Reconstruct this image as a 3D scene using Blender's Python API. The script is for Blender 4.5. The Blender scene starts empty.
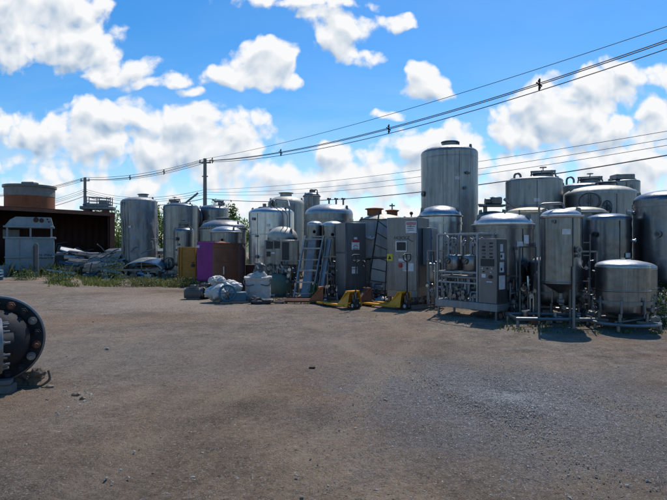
import bpy, bmesh, math, random
from mathutils import Vector, Matrix, noise, Euler
R_ = math.radians
random.seed(7)
sc = bpy.context.scene
COL = sc.collection
H0, F, CX, CAMZ = 247.0, 500.0, 333.5, 1.6

def at(px, py, Y):
    return Vector(((px - CX) * Y / F, Y, CAMZ - (py - H0) * Y / F))
def xat(px, Y): return (px - CX) * Y / F
def zat(py, Y): return CAMZ - (py - H0) * Y / F
def gy(py): return F * CAMZ / (py - H0)

# ------------------------------------------------------------------ mesh builder
class MB:
    def __init__(s): s.bm = bmesh.new()
    def box(s, c, size, rot=None, bev=0.0, seg=1):
        c = Vector(c); hx, hy, hz = [v / 2 for v in size]
        M = rot.to_matrix() if isinstance(rot, Euler) else (rot if rot is not None else Matrix.Identity(3))
        vs = [s.bm.verts.new(c + M @ Vector((x * hx, y * hy, z * hz))) for x in (-1, 1) for y in (-1, 1) for z in (-1, 1)]
        idx = [(0, 1, 3, 2), (4, 6, 7, 5), (0, 4, 5, 1), (2, 3, 7, 6), (0, 2, 6, 4), (1, 5, 7, 3)]
        fs = [s.bm.faces.new([vs[i] for i in f]) for f in idx]
        if bev > 0:
            es = list({e for f in fs for e in f.edges})
            bmesh.ops.bevel(s.bm, geom=es, offset=bev, segments=seg, affect='EDGES', profile=0.5)
        return s
    def bar(s, p0, p1, w, h=None, bev=0.0):
        p0, p1 = Vector(p0), Vector(p1); h = h or w
        d = p1 - p0; L = d.length
        q = d.to_track_quat('X', 'Z')
        return s.box((p0 + p1) / 2, (L, w, h), q.to_matrix(), bev)
    def cyl(s, p0, p1, r0, r1=None, seg=16, cap=True):
        p0, p1 = Vector(p0), Vector(p1); r1 = r0 if r1 is None else r1
        q = (p1 - p0).to_track_quat('Z', 'Y').to_matrix()
        rings = []
        for p, r in ((p0, r0), (p1, r1)):
            rings.append([s.bm.verts.new(p + q @ Vector((r * math.cos(2 * math.pi * i / seg), r * math.sin(2 * math.pi * i / seg), 0))) for i in range(seg)])
        for i in range(seg):
            j = (i + 1) % seg
            s.bm.faces.new((rings[0][i], rings[0][j], rings[1][j], rings[1][i]))
        if cap:
            s.bm.faces.new(rings[0][::-1]); s.bm.faces.new(rings[1])
        return s
    def tube(s, pts, r, seg=8, closed=False, cap=True):
        pts = [Vector(p) for p in pts]; n = len(pts); rings = []
        up = None
        for i in range(n):
            if closed: t = pts[(i + 1) % n] - pts[i - 1]
            else: t = pts[min(i + 1, n - 1)] - pts[max(i - 1, 0)]
            t.normalize()
            if up is None:
                up = Vector((0, 0, 1)) if abs(t.z) < 0.9 else Vector((1, 0, 0))
            a = t.cross(up)
            if a.length < 1e-5: a = t.orthogonal()
            a.normalize(); b = a.cross(t); up = b
            rr = r
            rings.append([s.bm.verts.new(pts[i] + a * rr * math.cos(2 * math.pi * k / seg) + b * rr * math.sin(2 * math.pi * k / seg)) for k in range(seg)])
        m = n if closed else n - 1
        for i in range(m):
            A, B = rings[i], rings[(i + 1) % n]
            for k in range(seg):
                l = (k + 1) % seg
                s.bm.faces.new((A[k], A[l], B[l], B[k]))
        if not closed and cap:
            s.bm.faces.new(rings[0][::-1]); s.bm.faces.new(rings[-1])
        return s
    def ring(s, c, R, r, axis=(0, 0, 1), n=24, seg=6):
        q = Vector(axis).to_track_quat('Z', 'Y')
        return s.tube([Vector(c) + q @ Vector((R * math.cos(2 * math.pi * i / n), R * math.sin(2 * math.pi * i / n), 0)) for i in range(n)], r, seg, closed=True)
    def lathe(s, prof, seg=64, c=(0, 0, 0), axis=None, disp=None):
        c = Vector(c); q = Vector(axis).to_track_quat('Z', 'Y').to_matrix() if axis is not None else Matrix.Identity(3)
        rings = []
        for r, z in prof:
            if r < 1e-4:
                rings.append([s.bm.verts.new(c + q @ Vector((0, 0, z)))]); continue
            rg = []
            for i in range(seg):
                a = 2 * math.pi * i / seg
                rr = r + (disp(a, z, r) if disp else 0)
                rg.append(s.bm.verts.new(c + q @ Vector((rr * math.cos(a), rr * math.sin(a), z))))
            rings.append(rg)
        for A, B in zip(rings[:-1], rings[1:]):
            if len(A) == 1 and len(B) == 1: continue
            for i in range(seg):
                j = (i + 1) % seg
                if len(A) == 1: s.bm.faces.new((A[0], B[j], B[i]))
                elif len(B) == 1: s.bm.faces.new((A[i], A[j], B[0]))
                else: s.bm.faces.new((A[i], A[j], B[j], B[i]))
        return s
    def ball(s, c, r, sc_=(1, 1, 1), seg=16):
        n = seg // 2
        prof = [(r * math.sin(math.pi * i / n), -r * math.cos(math.pi * i / n)) for i in range(n + 1)]
        before = set(s.bm.verts)
        s.lathe(prof, seg, (0, 0, 0))
        for v in s.bm.verts:
            if v not in before: v.co = Vector((v.co.x * sc_[0], v.co.y * sc_[1], v.co.z * sc_[2])) + Vector(c)
        return s
    def poly(s, pts, th, nrm):
        n = Vector(nrm).normalized() * th
        a = [s.bm.verts.new(Vector(p)) for p in pts]; b = [s.bm.verts.new(Vector(p) + n) for p in pts]
        s.bm.faces.new(a[::-1]); s.bm.faces.new(b)
        for i in range(len(pts)):
            j = (i + 1) % len(pts); s.bm.faces.new((a[i], a[j], b[j], b[i]))
        return s
    def lump(s, c, size, amp=0.15, freq=2.0, seed=0, sub=3, box=False, crease=0.0):
        tmp = bmesh.new()
        if box:
            bmesh.ops.create_cube(tmp, size=1.0)
            bmesh.ops.subdivide_edges(tmp, edges=tmp.edges[:], cuts=2 ** sub, use_grid_fill=True)
        else:
            bmesh.ops.create_icosphere(tmp, subdivisions=sub, radius=0.5)
        mp = {}
        for v in tmp.verts:
            p = Vector((v.co.x * size[0], v.co.y * size[1], v.co.z * size[2]))
            o = Vector((seed * 7.3, seed * 3.1, seed * 1.7))
            d = noise.noise(p * freq + o) + 0.5 * noise.noise(p * freq * 2.3 + o)
            if crease: d += crease * (.5 - 2.2 * abs(noise.noise(p * freq * 2.1 + o * 2)) - 1.2 * abs(noise.noise(p * freq * 4.7 + o)))
            dirn = v.co.normalized()
            mp[v] = s.bm.verts.new(Vector(c) + p + dirn * d * amp)
        for f in tmp.faces: s.bm.faces.new([mp[v] for v in f.verts])
        tmp.free(); return s
    def build(s, name, mat, parent=None, loc=None, rot=None, angle=38, smooth=True):
        me = bpy.data.meshes.new(name)
        bmesh.ops.recalc_face_normals(s.bm, faces=s.bm.faces[:])
        s.bm.to_mesh(me); s.bm.free()
        if smooth:
            for p in me.polygons: p.use_smooth = True
            me.set_sharp_from_angle(angle=R_(angle))
        o = bpy.data.objects.new(name, me); COL.objects.link(o)
        me.materials.append(mat)
        if parent: o.parent = parent
        if loc is not None: o.location = loc
        if rot is not None: o.rotation_euler = (0, 0, rot)
        return o

def bend(pts, rad=0.06, n=4):
    pts = [Vector(p) for p in pts]; out = [pts[0]]
    for a, b, c in zip(pts[:-2], pts[1:-1], pts[2:]):
        u = (a - b); v = (c - b); r = min(rad, u.length * .45, v.length * .45)
        p, q = b + u.normalized() * r, b + v.normalized() * r
        for i in range(n + 1):
            t = i / n; out.append((1 - t) ** 2 * p + 2 * t * (1 - t) * b + t * t * q)
    out.append(pts[-1]); return out

def tag(o, label=None, cat=None, group=None, kind=None):
    if label: o['label'] = label
    if cat: o['category'] = cat
    if group: o['group'] = group
    if kind: o['kind'] = kind
    return o
def thing(name, label, cat, loc=(0, 0, 0), rz=0.0, group=None):
    o = bpy.data.objects.new(name, None); COL.objects.link(o)
    o.location = loc; o.rotation_euler = (0, 0, rz); o.empty_display_size = .1
    return tag(o, label, cat, group)
def dup(root, loc, rz, label=None):
    r = root.copy(); COL.objects.link(r); r.location = loc; r.rotation_euler = (0, 0, rz)
    if label: r['label'] = label
    for ch in list(root.children):
        c = ch.copy(); COL.objects.link(c); c.parent = r
        for g in list(ch.children):
            d = g.copy(); COL.objects.link(d); d.parent = c
    return r

# ------------------------------------------------------------------ materials
def newmat(name):
    m = bpy.data.materials.new(name); m.use_nodes = True
    nt = m.node_tree; nt.nodes.clear()
    out = nt.nodes.new('ShaderNodeOutputMaterial'); b = nt.nodes.new('ShaderNodeBsdfPrincipled')
    nt.links.new(b.outputs[0], out.inputs[0])
    return m, nt, b
def N(nt, t, **k):
    n = nt.nodes.new('ShaderNode' + t)
    for a, v in k.items():
        if a.startswith('i_'): n.inputs[int(a[2:])].default_value = v
        else: setattr(n, a, v)
    return n
def L(nt, a, b): nt.links.new(a, b)
def coords(nt, scale=(1, 1, 1)):
    tc = N(nt, 'TexCoord'); oi = N(nt, 'ObjectInfo')
    mul = N(nt, 'Math', operation='MULTIPLY', i_1=37.0); L(nt, oi.outputs['Random'], mul.inputs[0])
    add = N(nt, 'VectorMath', operation='ADD'); L(nt, tc.outputs['Object'], add.inputs[0]); L(nt, mul.outputs[0], add.inputs[1])
    mp = N(nt, 'Mapping'); mp.inputs['Scale'].default_value = scale; L(nt, add.outputs[0], mp.inputs[0])
    return mp.outputs[0]
def nz(nt, scale, sc_=(1, 1, 1), detail=4, rough=.55):
    n = N(nt, 'TexNoise'); n.inputs['Scale'].default_value = scale; n.inputs['Detail'].default_value = detail; n.inputs['Roughness'].default_value = rough
    L(nt, coords(nt, sc_), n.inputs['Vector']); return n.outputs['Fac']
def ramp(nt, fac, a, b, ca=(0, 0, 0, 1), cb=(1, 1, 1, 1)):
    r = N(nt, 'ValToRGB'); e = r.color_ramp.elements
    e[0].position = a; e[0].color = ca; e[1].position = b; e[1].color = cb
    L(nt, fac, r.inputs[0]); return r.outputs[0]
def mix(nt, fac, a, b, mode='MIX'):
    m = N(nt, 'MixRGB', blend_type=mode)
    for i, v in ((0, fac), (1, a), (2, b)):
        if hasattr(v, 'links') or hasattr(v, 'is_linked'): L(nt, v, m.inputs[i])
        else: m.inputs[i].default_value = v if i == 0 else (*v, 1) if len(v) == 3 else v
    return m.outputs[0]
def bump(nt, b, h, strength, dist=.01):
    n = N(nt, 'Bump'); n.inputs['Strength'].default_value = strength; n.inputs['Distance'].default_value = dist
    L(nt, h, n.inputs['Height']); L(nt, n.outputs[0], b.inputs['Normal'])

def steel(name, c, rough=.38, metal=.85, streak=.5, dirt=.35, dirtc=(.09, .075, .055), bmp=.25):
    m, nt, b = newmat(name)
    v = ramp(nt, nz(nt, 1.0, (7, 7, .35), 5), .3, .7)
    p = ramp(nt, nz(nt, 1.3, (1, 1, 1), 6, .65), .35, .65)
    dark = tuple(x * (1 - .45 * streak) for x in c); lite = tuple(min(1, x * (1 + .22 * streak)) for x in c)
    col = mix(nt, v, dark, lite)
    col = mix(nt, .35, col, mix(nt, p, tuple(x * .72 for x in c), tuple(min(1, x * 1.15) for x in c)))
    dr_ = ramp(nt, nz(nt, 1.0, (13, 13, .22), 6, .6), .55, .72, (0, 0, 0, 1), (streak * .75,) * 3 + (1,)); col = mix(nt, dr_, col, tuple(x * .32 for x in c))
    wr = ramp(nt, nz(nt, 1.0, (17, 17, .3), 5, .6), .60, .75, (0, 0, 0, 1), (streak * .6,) * 3 + (1,)); col = mix(nt, wr, col, tuple(min(1, x * 1.7) for x in c))
    dm = ramp(nt, nz(nt, 2.2, (2.5, 2.5, .6), 8, .7), .53, .70, (0, 0, 0, 1), (dirt, dirt, dirt, 1))
    sp = ramp(nt, nz(nt, 38, (1, 1, .7), 3, .6), .62, .72, (0, 0, 0, 1), (dirt * .8,) * 3 + (1,))
    col = mix(nt, dm, col, dirtc); col = mix(nt, sp, col, tuple(x * .45 for x in c))
    oi = N(nt, 'ObjectInfo'); hv = N(nt, 'HueSaturation'); L(nt, col, hv.inputs['Color'])
    mr = N(nt, 'MapRange'); mr.inputs[3].default_value = .86; mr.inputs[4].default_value = 1.12; L(nt, oi.outputs['Random'], mr.inputs[0]); L(nt, mr.outputs[0], hv.inputs['Value'])
    L(nt, hv.outputs[0], b.inputs['Base Color'])
    mm = N(nt, 'Math', operation='MULTIPLY_ADD', i_1=-.75 * metal, i_2=metal); L(nt, dm, mm.inputs[0]); L(nt, mm.outputs[0], b.inputs['Metallic'])
    rr = N(nt, 'MapRange'); rr.inputs[3].default_value = rough * .75; rr.inputs[4].default_value = min(1, rough * 1.45)
    L(nt, nz(nt, 3.5, (3, 3, .8), 6, .65), rr.inputs[0]); L(nt, rr.outputs[0], b.inputs['Roughness'])
    hh = mix(nt, .22, nz(nt, 2.3, (1, 1, 1), 2, .5), nz(nt, 10, (1, 1, .6), 3, .6)); bump(nt, b, hh, min(1, bmp * 2.2), .03)
    return m
def paint(name, c, rough=.5, wear=.3, wearc=(.1, .05, .03), metal=0.0, scale=4, bmp=.2, spec=.5):
    m, nt, b = newmat(name)
    p = nz(nt, scale * .5, (1, 1, .7), 6, .6)
    col = mix(nt, ramp(nt, p, .3, .7), tuple(x * .72 for x in c), tuple(min(1, x * 1.15) for x in c))
    w = ramp(nt, nz(nt, scale * 1.7, (1, 1, .8), 9, .72), .68 - wear * .22, .76 - wear * .12)
    col = mix(nt, w, col, wearc)
    s = ramp(nt, nz(nt, 2, (8, 8, .5), 5), .5, .8, (0, 0, 0, 1), (.35, .35, .35, 1))
    col = mix(nt, s, col, tuple(x * .5 for x in c))
    L(nt, col, b.inputs['Base Color']); b.inputs['Metallic'].default_value = metal; b.inputs['Specular IOR Level'].default_value = spec
    rr = N(nt, 'MapRange'); rr.inputs[3].default_value = rough; rr.inputs[4].default_value = min(1, rough + .35); L(nt, w, rr.inputs[0]); L(nt, rr.outputs[0], b.inputs['Roughness'])
    bump(nt, b, nz(nt, scale * 6, (1, 1, 1), 5, .6), bmp, .006)
    return m
def plain(name, c, rough=.6, metal=0.0):
    m, nt, b = newmat(name)
    col = mix(nt, ramp(nt, nz(nt, 12, (1, 1, 1), 5), .3, .7), tuple(x * .75 for x in c), tuple(min(1, x * 1.15) for x in c))
    L(nt, col, b.inputs['Base Color']); b.inputs['Roughness'].default_value = rough; b.inputs['Metallic'].default_value = metal
    return m
def leafmat(name, c1, c2):
    m, nt, b = newmat(name)
    g = N(nt, 'NewGeometry'); r = ramp(nt, g.outputs['Random Per Island'], 0, 1, (*c1, 1), (*c2, 1))
    L(nt, r, b.inputs['Base Color']); b.inputs['Roughness'].default_value = .55; b.inputs['Specular IOR Level'].default_value = .3
    out = [n for n in nt.nodes if n.type == 'OUTPUT_MATERIAL'][0]
    t = N(nt, 'BsdfTranslucent'); L(nt, r, t.inputs[0]); ms = N(nt, 'MixShader'); ms.inputs[0].default_value = .35
    L(nt, b.outputs[0], ms.inputs[1]); L(nt, t.outputs[0], ms.inputs[2]); L(nt, ms.outputs[0], out.inputs[0])
    return m

M = {}
M['steel'] = steel('dull_steel', (.20, .207, .217), .32, .9, .95, .5, bmp=.34)
M['bright'] = steel('bright_steel', (.44, .45, .465), .30, .92, .55, .3, bmp=.3)
M['warm'] = steel('weathered_steel', (.275, .275, .272), .38, .84, .8, .45, bmp=.28)
M['dark'] = steel('dark_steel', (.11, .12, .135), .32, .9, .6, .3)
M['blue'] = steel('bluish_steel', (.165, .18, .205), .28, .92, .6, .25)
M['beige'] = steel('dusty_steel', (.44, .42, .36), .55, .45, .5, .5)
M['tan'] = steel('stained_lid_steel', (.42, .36, .26), .5, .45, .4, .5, (.2, .12, .05))
M['frame'] = steel('frame_steel', (.19, .197, .205), .42, .7, .5, .5)
M['cab'] = steel('cabinet_steel', (.235, .232, .235), .42, .75, .55, .45)
M['cabd'] = steel('cabinet_dark_steel', (.125, .13, .14), .42, .7, .5, .4)
M['ltblue'] = paint('pale_blue_paint', (.13, .17, .20), .45, .1)
M['whiteblue'] = paint('shaded_white_paint', (.20, .25, .275), .55, .14, (.07, .05, .04))  # hopper white darkened all over, its cloud shadow put into the colour
M['white'] = paint('white_paint', (.62, .62, .60), .6, .15)
M['black'] = plain('black_rubber', (.018, .018, .02), .6)
M['glass'] = plain('dark_screen', (.012, .015, .022), .5)
M['rust'] = paint('rusty_steel', (.15, .062, .036), .85, .5, (.06, .025, .02), bmp=.5)
M['rustor'] = paint('orange_rust', (.30, .10, .04), .85, .4, (.12, .04, .02), bmp=.4)
M['maroon'] = paint('maroon_rust', (.05, .02, .02), .8, .45, (.025, .012, .01), bmp=.4)
M['yellow'] = paint('yellow_paint', (.66, .30, .01), .45, .4, (.10, .05, .03), scale=6)
M['mustard'] = paint('mustard_paint', (.40, .17, .02), .6, .35, (.10, .05, .03))
M['purple'] = paint('purple_paint', (.24, .008, .21), .45, .45, (.06, .02, .06))
M['green'] = paint('dull_green_paint', (.10, .15, .11), .55, .3, (.16, .13, .08))
M['bluep'] = paint('blue_paint', (.03, .13, .20), .5, .3, (.05, .05, .05))
M['red'] = plain('red_plastic', (.42, .02, .03), .45)
M['stickyel'] = plain('yellow_sticker', (.65, .55, .03), .5)
M['paper'] = plain('white_paper', (.62, .63, .66), .6)
M['ink'] = plain('black_ink', (.02, .02, .025), .6)
M['plastic'] = paint('dusty_white_plastic', (.46, .445, .42), .45, .25, (.16, .14, .12), bmp=1.0, scale=5)
M['sack'] = paint('woven_white_sack', (.44, .425, .41), .8, .25, (.2, .17, .14), bmp=1.0, scale=5)
M['wood'] = paint('weathered_wood', (.13, .095, .07), .85, .3, (.06, .04, .03), bmp=.5)
M['greywood'] = paint('grey_beam', (.12, .12, .12), .75, .3, (.06, .05, .04), bmp=.4)
M['concrete'] = plain('pole_concrete', (.20, .20, .19), .85)
M['bark'] = plain('bark', (.09, .07, .05), .9)
M['leaf'] = leafmat('tree_leaf', (.035, .075, .018), (.10, .17, .035))
M['leaf2'] = leafmat('bright_leaf', (.07, .13, .02), (.17, .24, .05))
M['weed'] = leafmat('weed_leaf', (.05, .085, .025), (.13, .18, .05))
M['dryweed'] = leafmat('grass_blade', (.07, .085, .03), (.18, .18, .07))
M['yellowgrass'] = leafmat('yellow_grass_blade', (.10, .12, .03), (.26, .26, .08))
M['stone'] = leafmat('gravel_stone', (.15, .148, .146), (.50, .49, .48))
M['palestone'] = leafmat('pale_stone', (.22, .20, .17), (.44, .41, .37))
M['clump'] = leafmat('dirt_stone', (.16, .125, .095), (.40, .34, .27))
M['wire'] = plain('cable_black', (.02, .02, .025), .6)
M['flange'] = paint('flange_paint', (.016, .019, .024), .68, .4, (.06, .035, .022), bmp=.5, spec=.25)
M['pale'] = paint('pale_panel_paint', (.55, .55, .53), .6, .15)
M['ltgrey'] = steel('light_galvanised', (.30, .31, .325), .5, .6, .5, .4)
M['panel'] = steel('panel_steel', (.19, .188, .195), .45, .7, .4, .3)
M['scrap'] = steel('scrap_sheet_steel', (.20, .205, .21), .36, .85, .8, .6)
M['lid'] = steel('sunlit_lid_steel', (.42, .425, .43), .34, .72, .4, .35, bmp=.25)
M['alu'] = steel('dented_dull_steel', (.33, .335, .34), .55, .6, .7, .5, bmp=.45)
M['rustred'] = paint('red_rust_paint', (.24, .075, .03), .8, .5, (.10, .04, .02), bmp=.4)
M['gauge'] = plain('gauge_face', (.55, .56, .57), .35)

# ------------------------------------------------------------------ camera, light, sky
cam = bpy.data.cameras.new('camera'); co = bpy.data.objects.new('camera', cam); COL.objects.link(co)
co.location = (0, 0, CAMZ); co.rotation_euler = (R_(90), 0, 0)
cam.sensor_width = 36; cam.lens = 36 * F / 667; cam.shift_y = -3 / 667; cam.clip_start = .05; cam.clip_end = 5000
sc.camera = co
SUN_EL, SUN_AZ = 57, 22      # azimuth clockwise from +Y
sd = Vector((math.sin(R_(SUN_AZ)) * math.cos(R_(SUN_EL)), math.cos(R_(SUN_AZ)) * math.cos(R_(SUN_EL)), math.sin(R_(SUN_EL))))
sun = bpy.data.lights.new('sun', 'SUN'); sun.energy = 4.0; sun.angle = R_(.55); sun.color = (1, .95, .87)
so = bpy.data.objects.new('sun', sun); COL.objects.link(so); so.location = (10, 10, 30)
so.rotation_euler = (-sd).to_track_quat('-Z', 'Y').to_euler()
sc.view_settings.view_transform = 'Standard'; sc.view_settings.look = 'None'; sc.view_settings.gamma = 1; sc.view_settings.exposure = 0
sc.view_settings.use_curve_mapping = False

W = bpy.data.worlds.new('World'); sc.world = W; W.use_nodes = True
nt = W.node_tree; nt.nodes.clear()
wo = N(nt, 'OutputWorld'); bg = N(nt, 'Background'); L(nt, bg.outputs[0], wo.inputs[0]); bg.inputs[1].default_value = .11
sky = N(nt, 'TexSky'); sky.sky_type = 'NISHITA'; sky.sun_disc = False
sky.sun_elevation = R_(SUN_EL); sky.sun_rotation = R_(SUN_AZ); sky.air_density = 1.0; sky.dust_density = .3; sky.ozone_density = 2.5
hs = N(nt, 'HueSaturation'); hs.inputs['Saturation'].default_value = 1.42; hs.inputs['Value'].default_value = 1.38
L(nt, sky.outputs[0], hs.inputs['Color'])
# clouds: (centre x, centre y, radius x, radius y, weight) in degrees-like units of the sky direction x/y, z/y (x500)
BL = [(30, 12, 85, 36, 1.2), (75, 40, 52, 30, 1.1), (5, 45, 40, 26, 1), (128, 74, 42, 17, .9), (158, 82, 30, 11, .75), (188, 93, 14, 5, .4),
      (262, 63, 36, 24, 1.1), (232, 76, 32, 15, .9), (280, 80, 20, 10, .6), (300, -4, 70, 14, .8), (338, 34, 30, 24, 1), (355, 54, 24, 14, .8), (325, 14, 22, 14, .7), (392, 22, 22, 9, .7),
      (425, 82, 24, 21, .95), (436, 94, 16, 9, .6), (383, 113, 13, 6, .6),
      (60, 127, 70, 22, 1), (112, 121, 56, 20, 1.05), (185, 129, 58, 24, 1.1), (235, 132, 40, 20, .9), (20, 118, 40, 20, .8), (130, 148, 95, 24, .95), (215, 150, 60, 22, .8), (40, 165, 55, 13, .45),
      (560, 112, 62, 34, 1.25), (520, 132, 36, 16, .9), (598, 92, 44, 26, 1.1), (634, 78, 34, 15, .95), (660, 130, 30, 30, .7), (600, 132, 55, 22, .9), (680, 88, 20, 20, .6),
      (335, 158, 34, 13, .9), (420, 150, 44, 22, 1), (460, 140, 32, 18, .9), (300, 184, 70, 22, .8), (400, 180, 90, 24, .8), (240, 178, 70, 16, .6), (520, 168, 90, 20, .8), (620, 170, 80, 26, .9), (500, 190, 120, 14, .6), (100, 185, 120, 14, .4), (330, 205, 420, 16, .35),
      (860, 60, 120, 70, 1), (-200, 80, 120, 60, 1), (1150, 120, 200, 60, 1), (-480, 140, 200, 60, 1), (420, -160, 100, 50, 1), (120, -190, 140, 60, 1), (760, -200, 180, 70, 1)]
g = bpy.data.node_groups.new('cloud_field', 'ShaderNodeTree')
g.interface.new_socket('UV', in_out='INPUT', socket_type='NodeSocketVector'); g.interface.new_socket('Density', in_out='OUTPUT', socket_type='NodeSocketFloat')
gi = g.nodes.new('NodeGroupInput'); go = g.nodes.new('NodeGroupOutput')
def gn(scale, detail, rough, vec):
    n = N(g, 'TexNoise'); n.inputs['Scale'].default_value = scale; n.inputs['Detail'].default_value = detail; n.inputs['Roughness'].default_value = rough
    L(g, vec, n.inputs['Vector']); return n
wn = gn(5.5, 4, .55, gi.outputs[0])
ws = N(g, 'VectorMath', operation='SUBTRACT'); L(g, wn.outputs['Color'], ws.inputs[0]); ws.inputs[1].default_value = (.5, .5, .5)
wm = N(g, 'VectorMath', operation='MULTIPLY'); L(g, ws.outputs[0], wm.inputs[0]); wm.inputs[1].default_value = (.11, .09, 0)
wa = N(g, 'VectorMath', operation='ADD'); L(g, wm.outputs[0], wa.inputs[0]); L(g, gi.outputs[0], wa.inputs[1])
acc = None
for (x, y, rx, ry, wgt) in BL:
    s_ = N(g, 'VectorMath', operation='SUBTRACT'); L(g, wa.outputs[0], s_.inputs[0]); s_.inputs[1].default_value = ((x - CX) / F, (H0 - y) / F, 0)
    m_ = N(g, 'VectorMath', operation='MULTIPLY'); L(g, s_.outputs[0], m_.inputs[0]); m_.inputs[1].default_value = (F / rx, F / ry, 0)
    l_ = N(g, 'VectorMath', operation='DOT_PRODUCT'); L(g, m_.outputs[0], l_.inputs[0]); L(g, m_.outputs[0], l_.inputs[1])
    a_ = N(g, 'Math', operation='MULTIPLY_ADD', i_1=-wgt * .6, i_2=wgt * .6 + .07); L(g, l_.outputs['Value'], a_.inputs[0])
    if acc is None: acc = a_.outputs[0]
    else:
        x_ = N(g, 'Math', operation='SMOOTH_MAX', i_2=.12); L(g, acc, x_.inputs[0]); L(g, a_.outputs[0], x_.inputs[1]); acc = x_.outputs[0]
cl = N(g, 'Math', operation='MAXIMUM', i_1=-1.0); L(g, acc, cl.inputs[0]); acc = cl.outputs[0]
n1 = gn(9, 7, .62, wa.outputs[0])
n2 = gn(34, 5, .6, gi.outputs[0])
def gv(scale, smooth, vec):
    n = N(g, 'TexVoronoi', feature='SMOOTH_F1', voronoi_dimensions='2D'); n.inputs['Scale'].default_value = scale; n.inputs['Smoothness'].default_value = smooth; L(g, vec, n.inputs['Vector']); return n.outputs['Distance']
v1 = gv(17, .25, wa.outputs[0]); v2 = gv(44, .2, wa.outputs[0])
def gm(op, a, b):
    n = N(g, 'Math', operation=op)
    for i, v in enumerate((a, b)):
        if isinstance(v, (int, float)): n.inputs[i].default_value = v
        else: L(g, v, n.inputs[i])
    return n.outputs[0]
d1 = gm('MULTIPLY', gm('SUBTRACT', n1.outputs['Fac'], .5), 1.5)
d2 = gm('MULTIPLY', gm('SUBTRACT', n2.outputs['Fac'], .5), .62)
b1 = gm('MULTIPLY', gm('SUBTRACT', .42, v1), .75)
b2 = gm('MULTIPLY', gm('SUBTRACT', .42, v2), .34)
soft = gm('ADD', acc, gm('ADD', gm('MULTIPLY', d1, .34), b1))
g.interface.new_socket('Soft', in_out='OUTPUT', socket_type='NodeSocketFloat')
L(g, gm('ADD', gm('ADD', acc, d1), gm('ADD', b1, gm('ADD', b2, d2))), go.inputs[0]); L(g, gm('ADD', soft, gm('MULTIPLY', b2, .8)), go.inputs[1])
tc = N(nt, 'TexCoord'); sx = N(nt, 'SeparateXYZ'); L(nt, tc.outputs['Generated'], sx.inputs[0])
ab = N(nt, 'Math', operation='ABSOLUTE'); L(nt, sx.outputs[1], ab.inputs[0]); mx = N(nt, 'Math', operation='MAXIMUM', i_1=.06); L(nt, ab.outputs[0], mx.inputs[0])
dx = N(nt, 'Math', operation='DIVIDE'); L(nt, sx.outputs[0], dx.inputs[0]); L(nt, mx.outputs[0], dx.inputs[1])
dz = N(nt, 'Math', operation='DIVIDE'); L(nt, sx.outputs[2], dz.inputs[0]); L(nt, mx.outputs[0], dz.inputs[1])
uv = N(nt, 'CombineXYZ'); L(nt, dx.outputs[0], uv.inputs[0]); L(nt, dz.outputs[0], uv.inputs[1])
ga = N(nt, 'Group'); ga.node_tree = g; L(nt, uv.outputs[0], ga.inputs[0])
def shifted(du, dv):
    o = N(nt, 'VectorMath', operation='ADD'); L(nt, uv.outputs[0], o.inputs[0]); o.inputs[1].default_value = (du, dv, 0)
    q_ = N(nt, 'Group'); q_.node_tree = g; L(nt, o.outputs[0], q_.inputs[0]); return q_.outputs[1]
def wm_(op, a, b):
    n = N(nt, 'Math', operation=op)
    for i, v in enumerate((a, b)):
        if isinstance(v, (int, float)): n.inputs[i].default_value = v
        else: L(nt, v, n.inputs[i])
    return n.outputs[0]
near_ = shifted(.007, .022)
al = N(nt, 'MapRange', interpolation_type='SMOOTHSTEP'); al.inputs[1].default_value = -.07; al.inputs[2].default_value = .40; L(nt, ga.outputs[0], al.inputs[0])
lit = wm_('ADD', wm_('MULTIPLY', wm_('SUBTRACT', ga.outputs[1], near_), .85), .86)
thick = N(nt, 'MapRange', interpolation_type='SMOOTHSTEP'); thick.inputs[1].default_value = .15; thick.inputs[2].default_value = 1.25; L(nt, near_, thick.inputs[0])
li = N(nt, 'Math', operation='SUBTRACT'); li.use_clamp = True; L(nt, lit, li.inputs[0]); L(nt, wm_('MULTIPLY', thick.outputs[0], .46), li.inputs[1])
cc = N(nt, 'MixRGB'); L(nt, li.outputs[0], cc.inputs[0]); cc.inputs[1].default_value = (3.3, 4.5, 6.0, 1); cc.inputs[2].default_value = (8.6, 8.7, 8.8, 1)
fr = N(nt, 'MapRange'); fr.inputs[1].default_value = -.12; fr.inputs[2].default_value = .12; L(nt, sx.outputs[1], fr.inputs[0])
av = N(nt, 'Math', operation='MULTIPLY'); L(nt, al.outputs[0], av.inputs[0]); L(nt, fr.outputs[0], av.inputs[1])
vm = N(nt, 'Mapping'); vm.inputs['Scale'].default_value = (2.2, 5.5, 1); L(nt, uv.outputs[0], vm.inputs[0])
vn = N(nt, 'TexNoise'); vn.inputs['Scale'].default_value = 1.6; vn.inputs['Detail'].default_value = 7; vn.inputs['Roughness'].default_value = .6; vn.inputs['Distortion'].default_value = .5; L(nt, vm.outputs[0], vn.inputs['Vector'])
vr = N(nt, 'MapRange', interpolation_type='SMOOTHSTEP'); vr.inputs[1].default_value = .36; vr.inputs[2].default_value = .74; L(nt, vn.outputs['Fac'], vr.inputs[0])
vh = N(nt, 'MapRange', interpolation_type='SMOOTHSTEP'); vh.inputs[1].default_value = .42; vh.inputs[2].default_value = .08; vh.inputs[3].default_value = .04; vh.inputs[4].default_value = .52; L(nt, dz.outputs[0], vh.inputs[0])
veil = wm_('MULTIPLY', wm_('MULTIPLY', vr.outputs[0], vh.outputs[0]), fr.outputs[0])
vc = N(nt, 'MixRGB'); L(nt, veil, vc.inputs[0]); L(nt, hs.outputs[0], vc.inputs[1]); vc.inputs[2].default_value = (5.6, 6.8, 8.0, 1)
cm = N(nt, 'MixRGB'); L(nt, av.outputs[0], cm.inputs[0]); L(nt, vc.outputs[0], cm.inputs[1]); L(nt, cc.outputs[0], cm.inputs[2])
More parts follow.
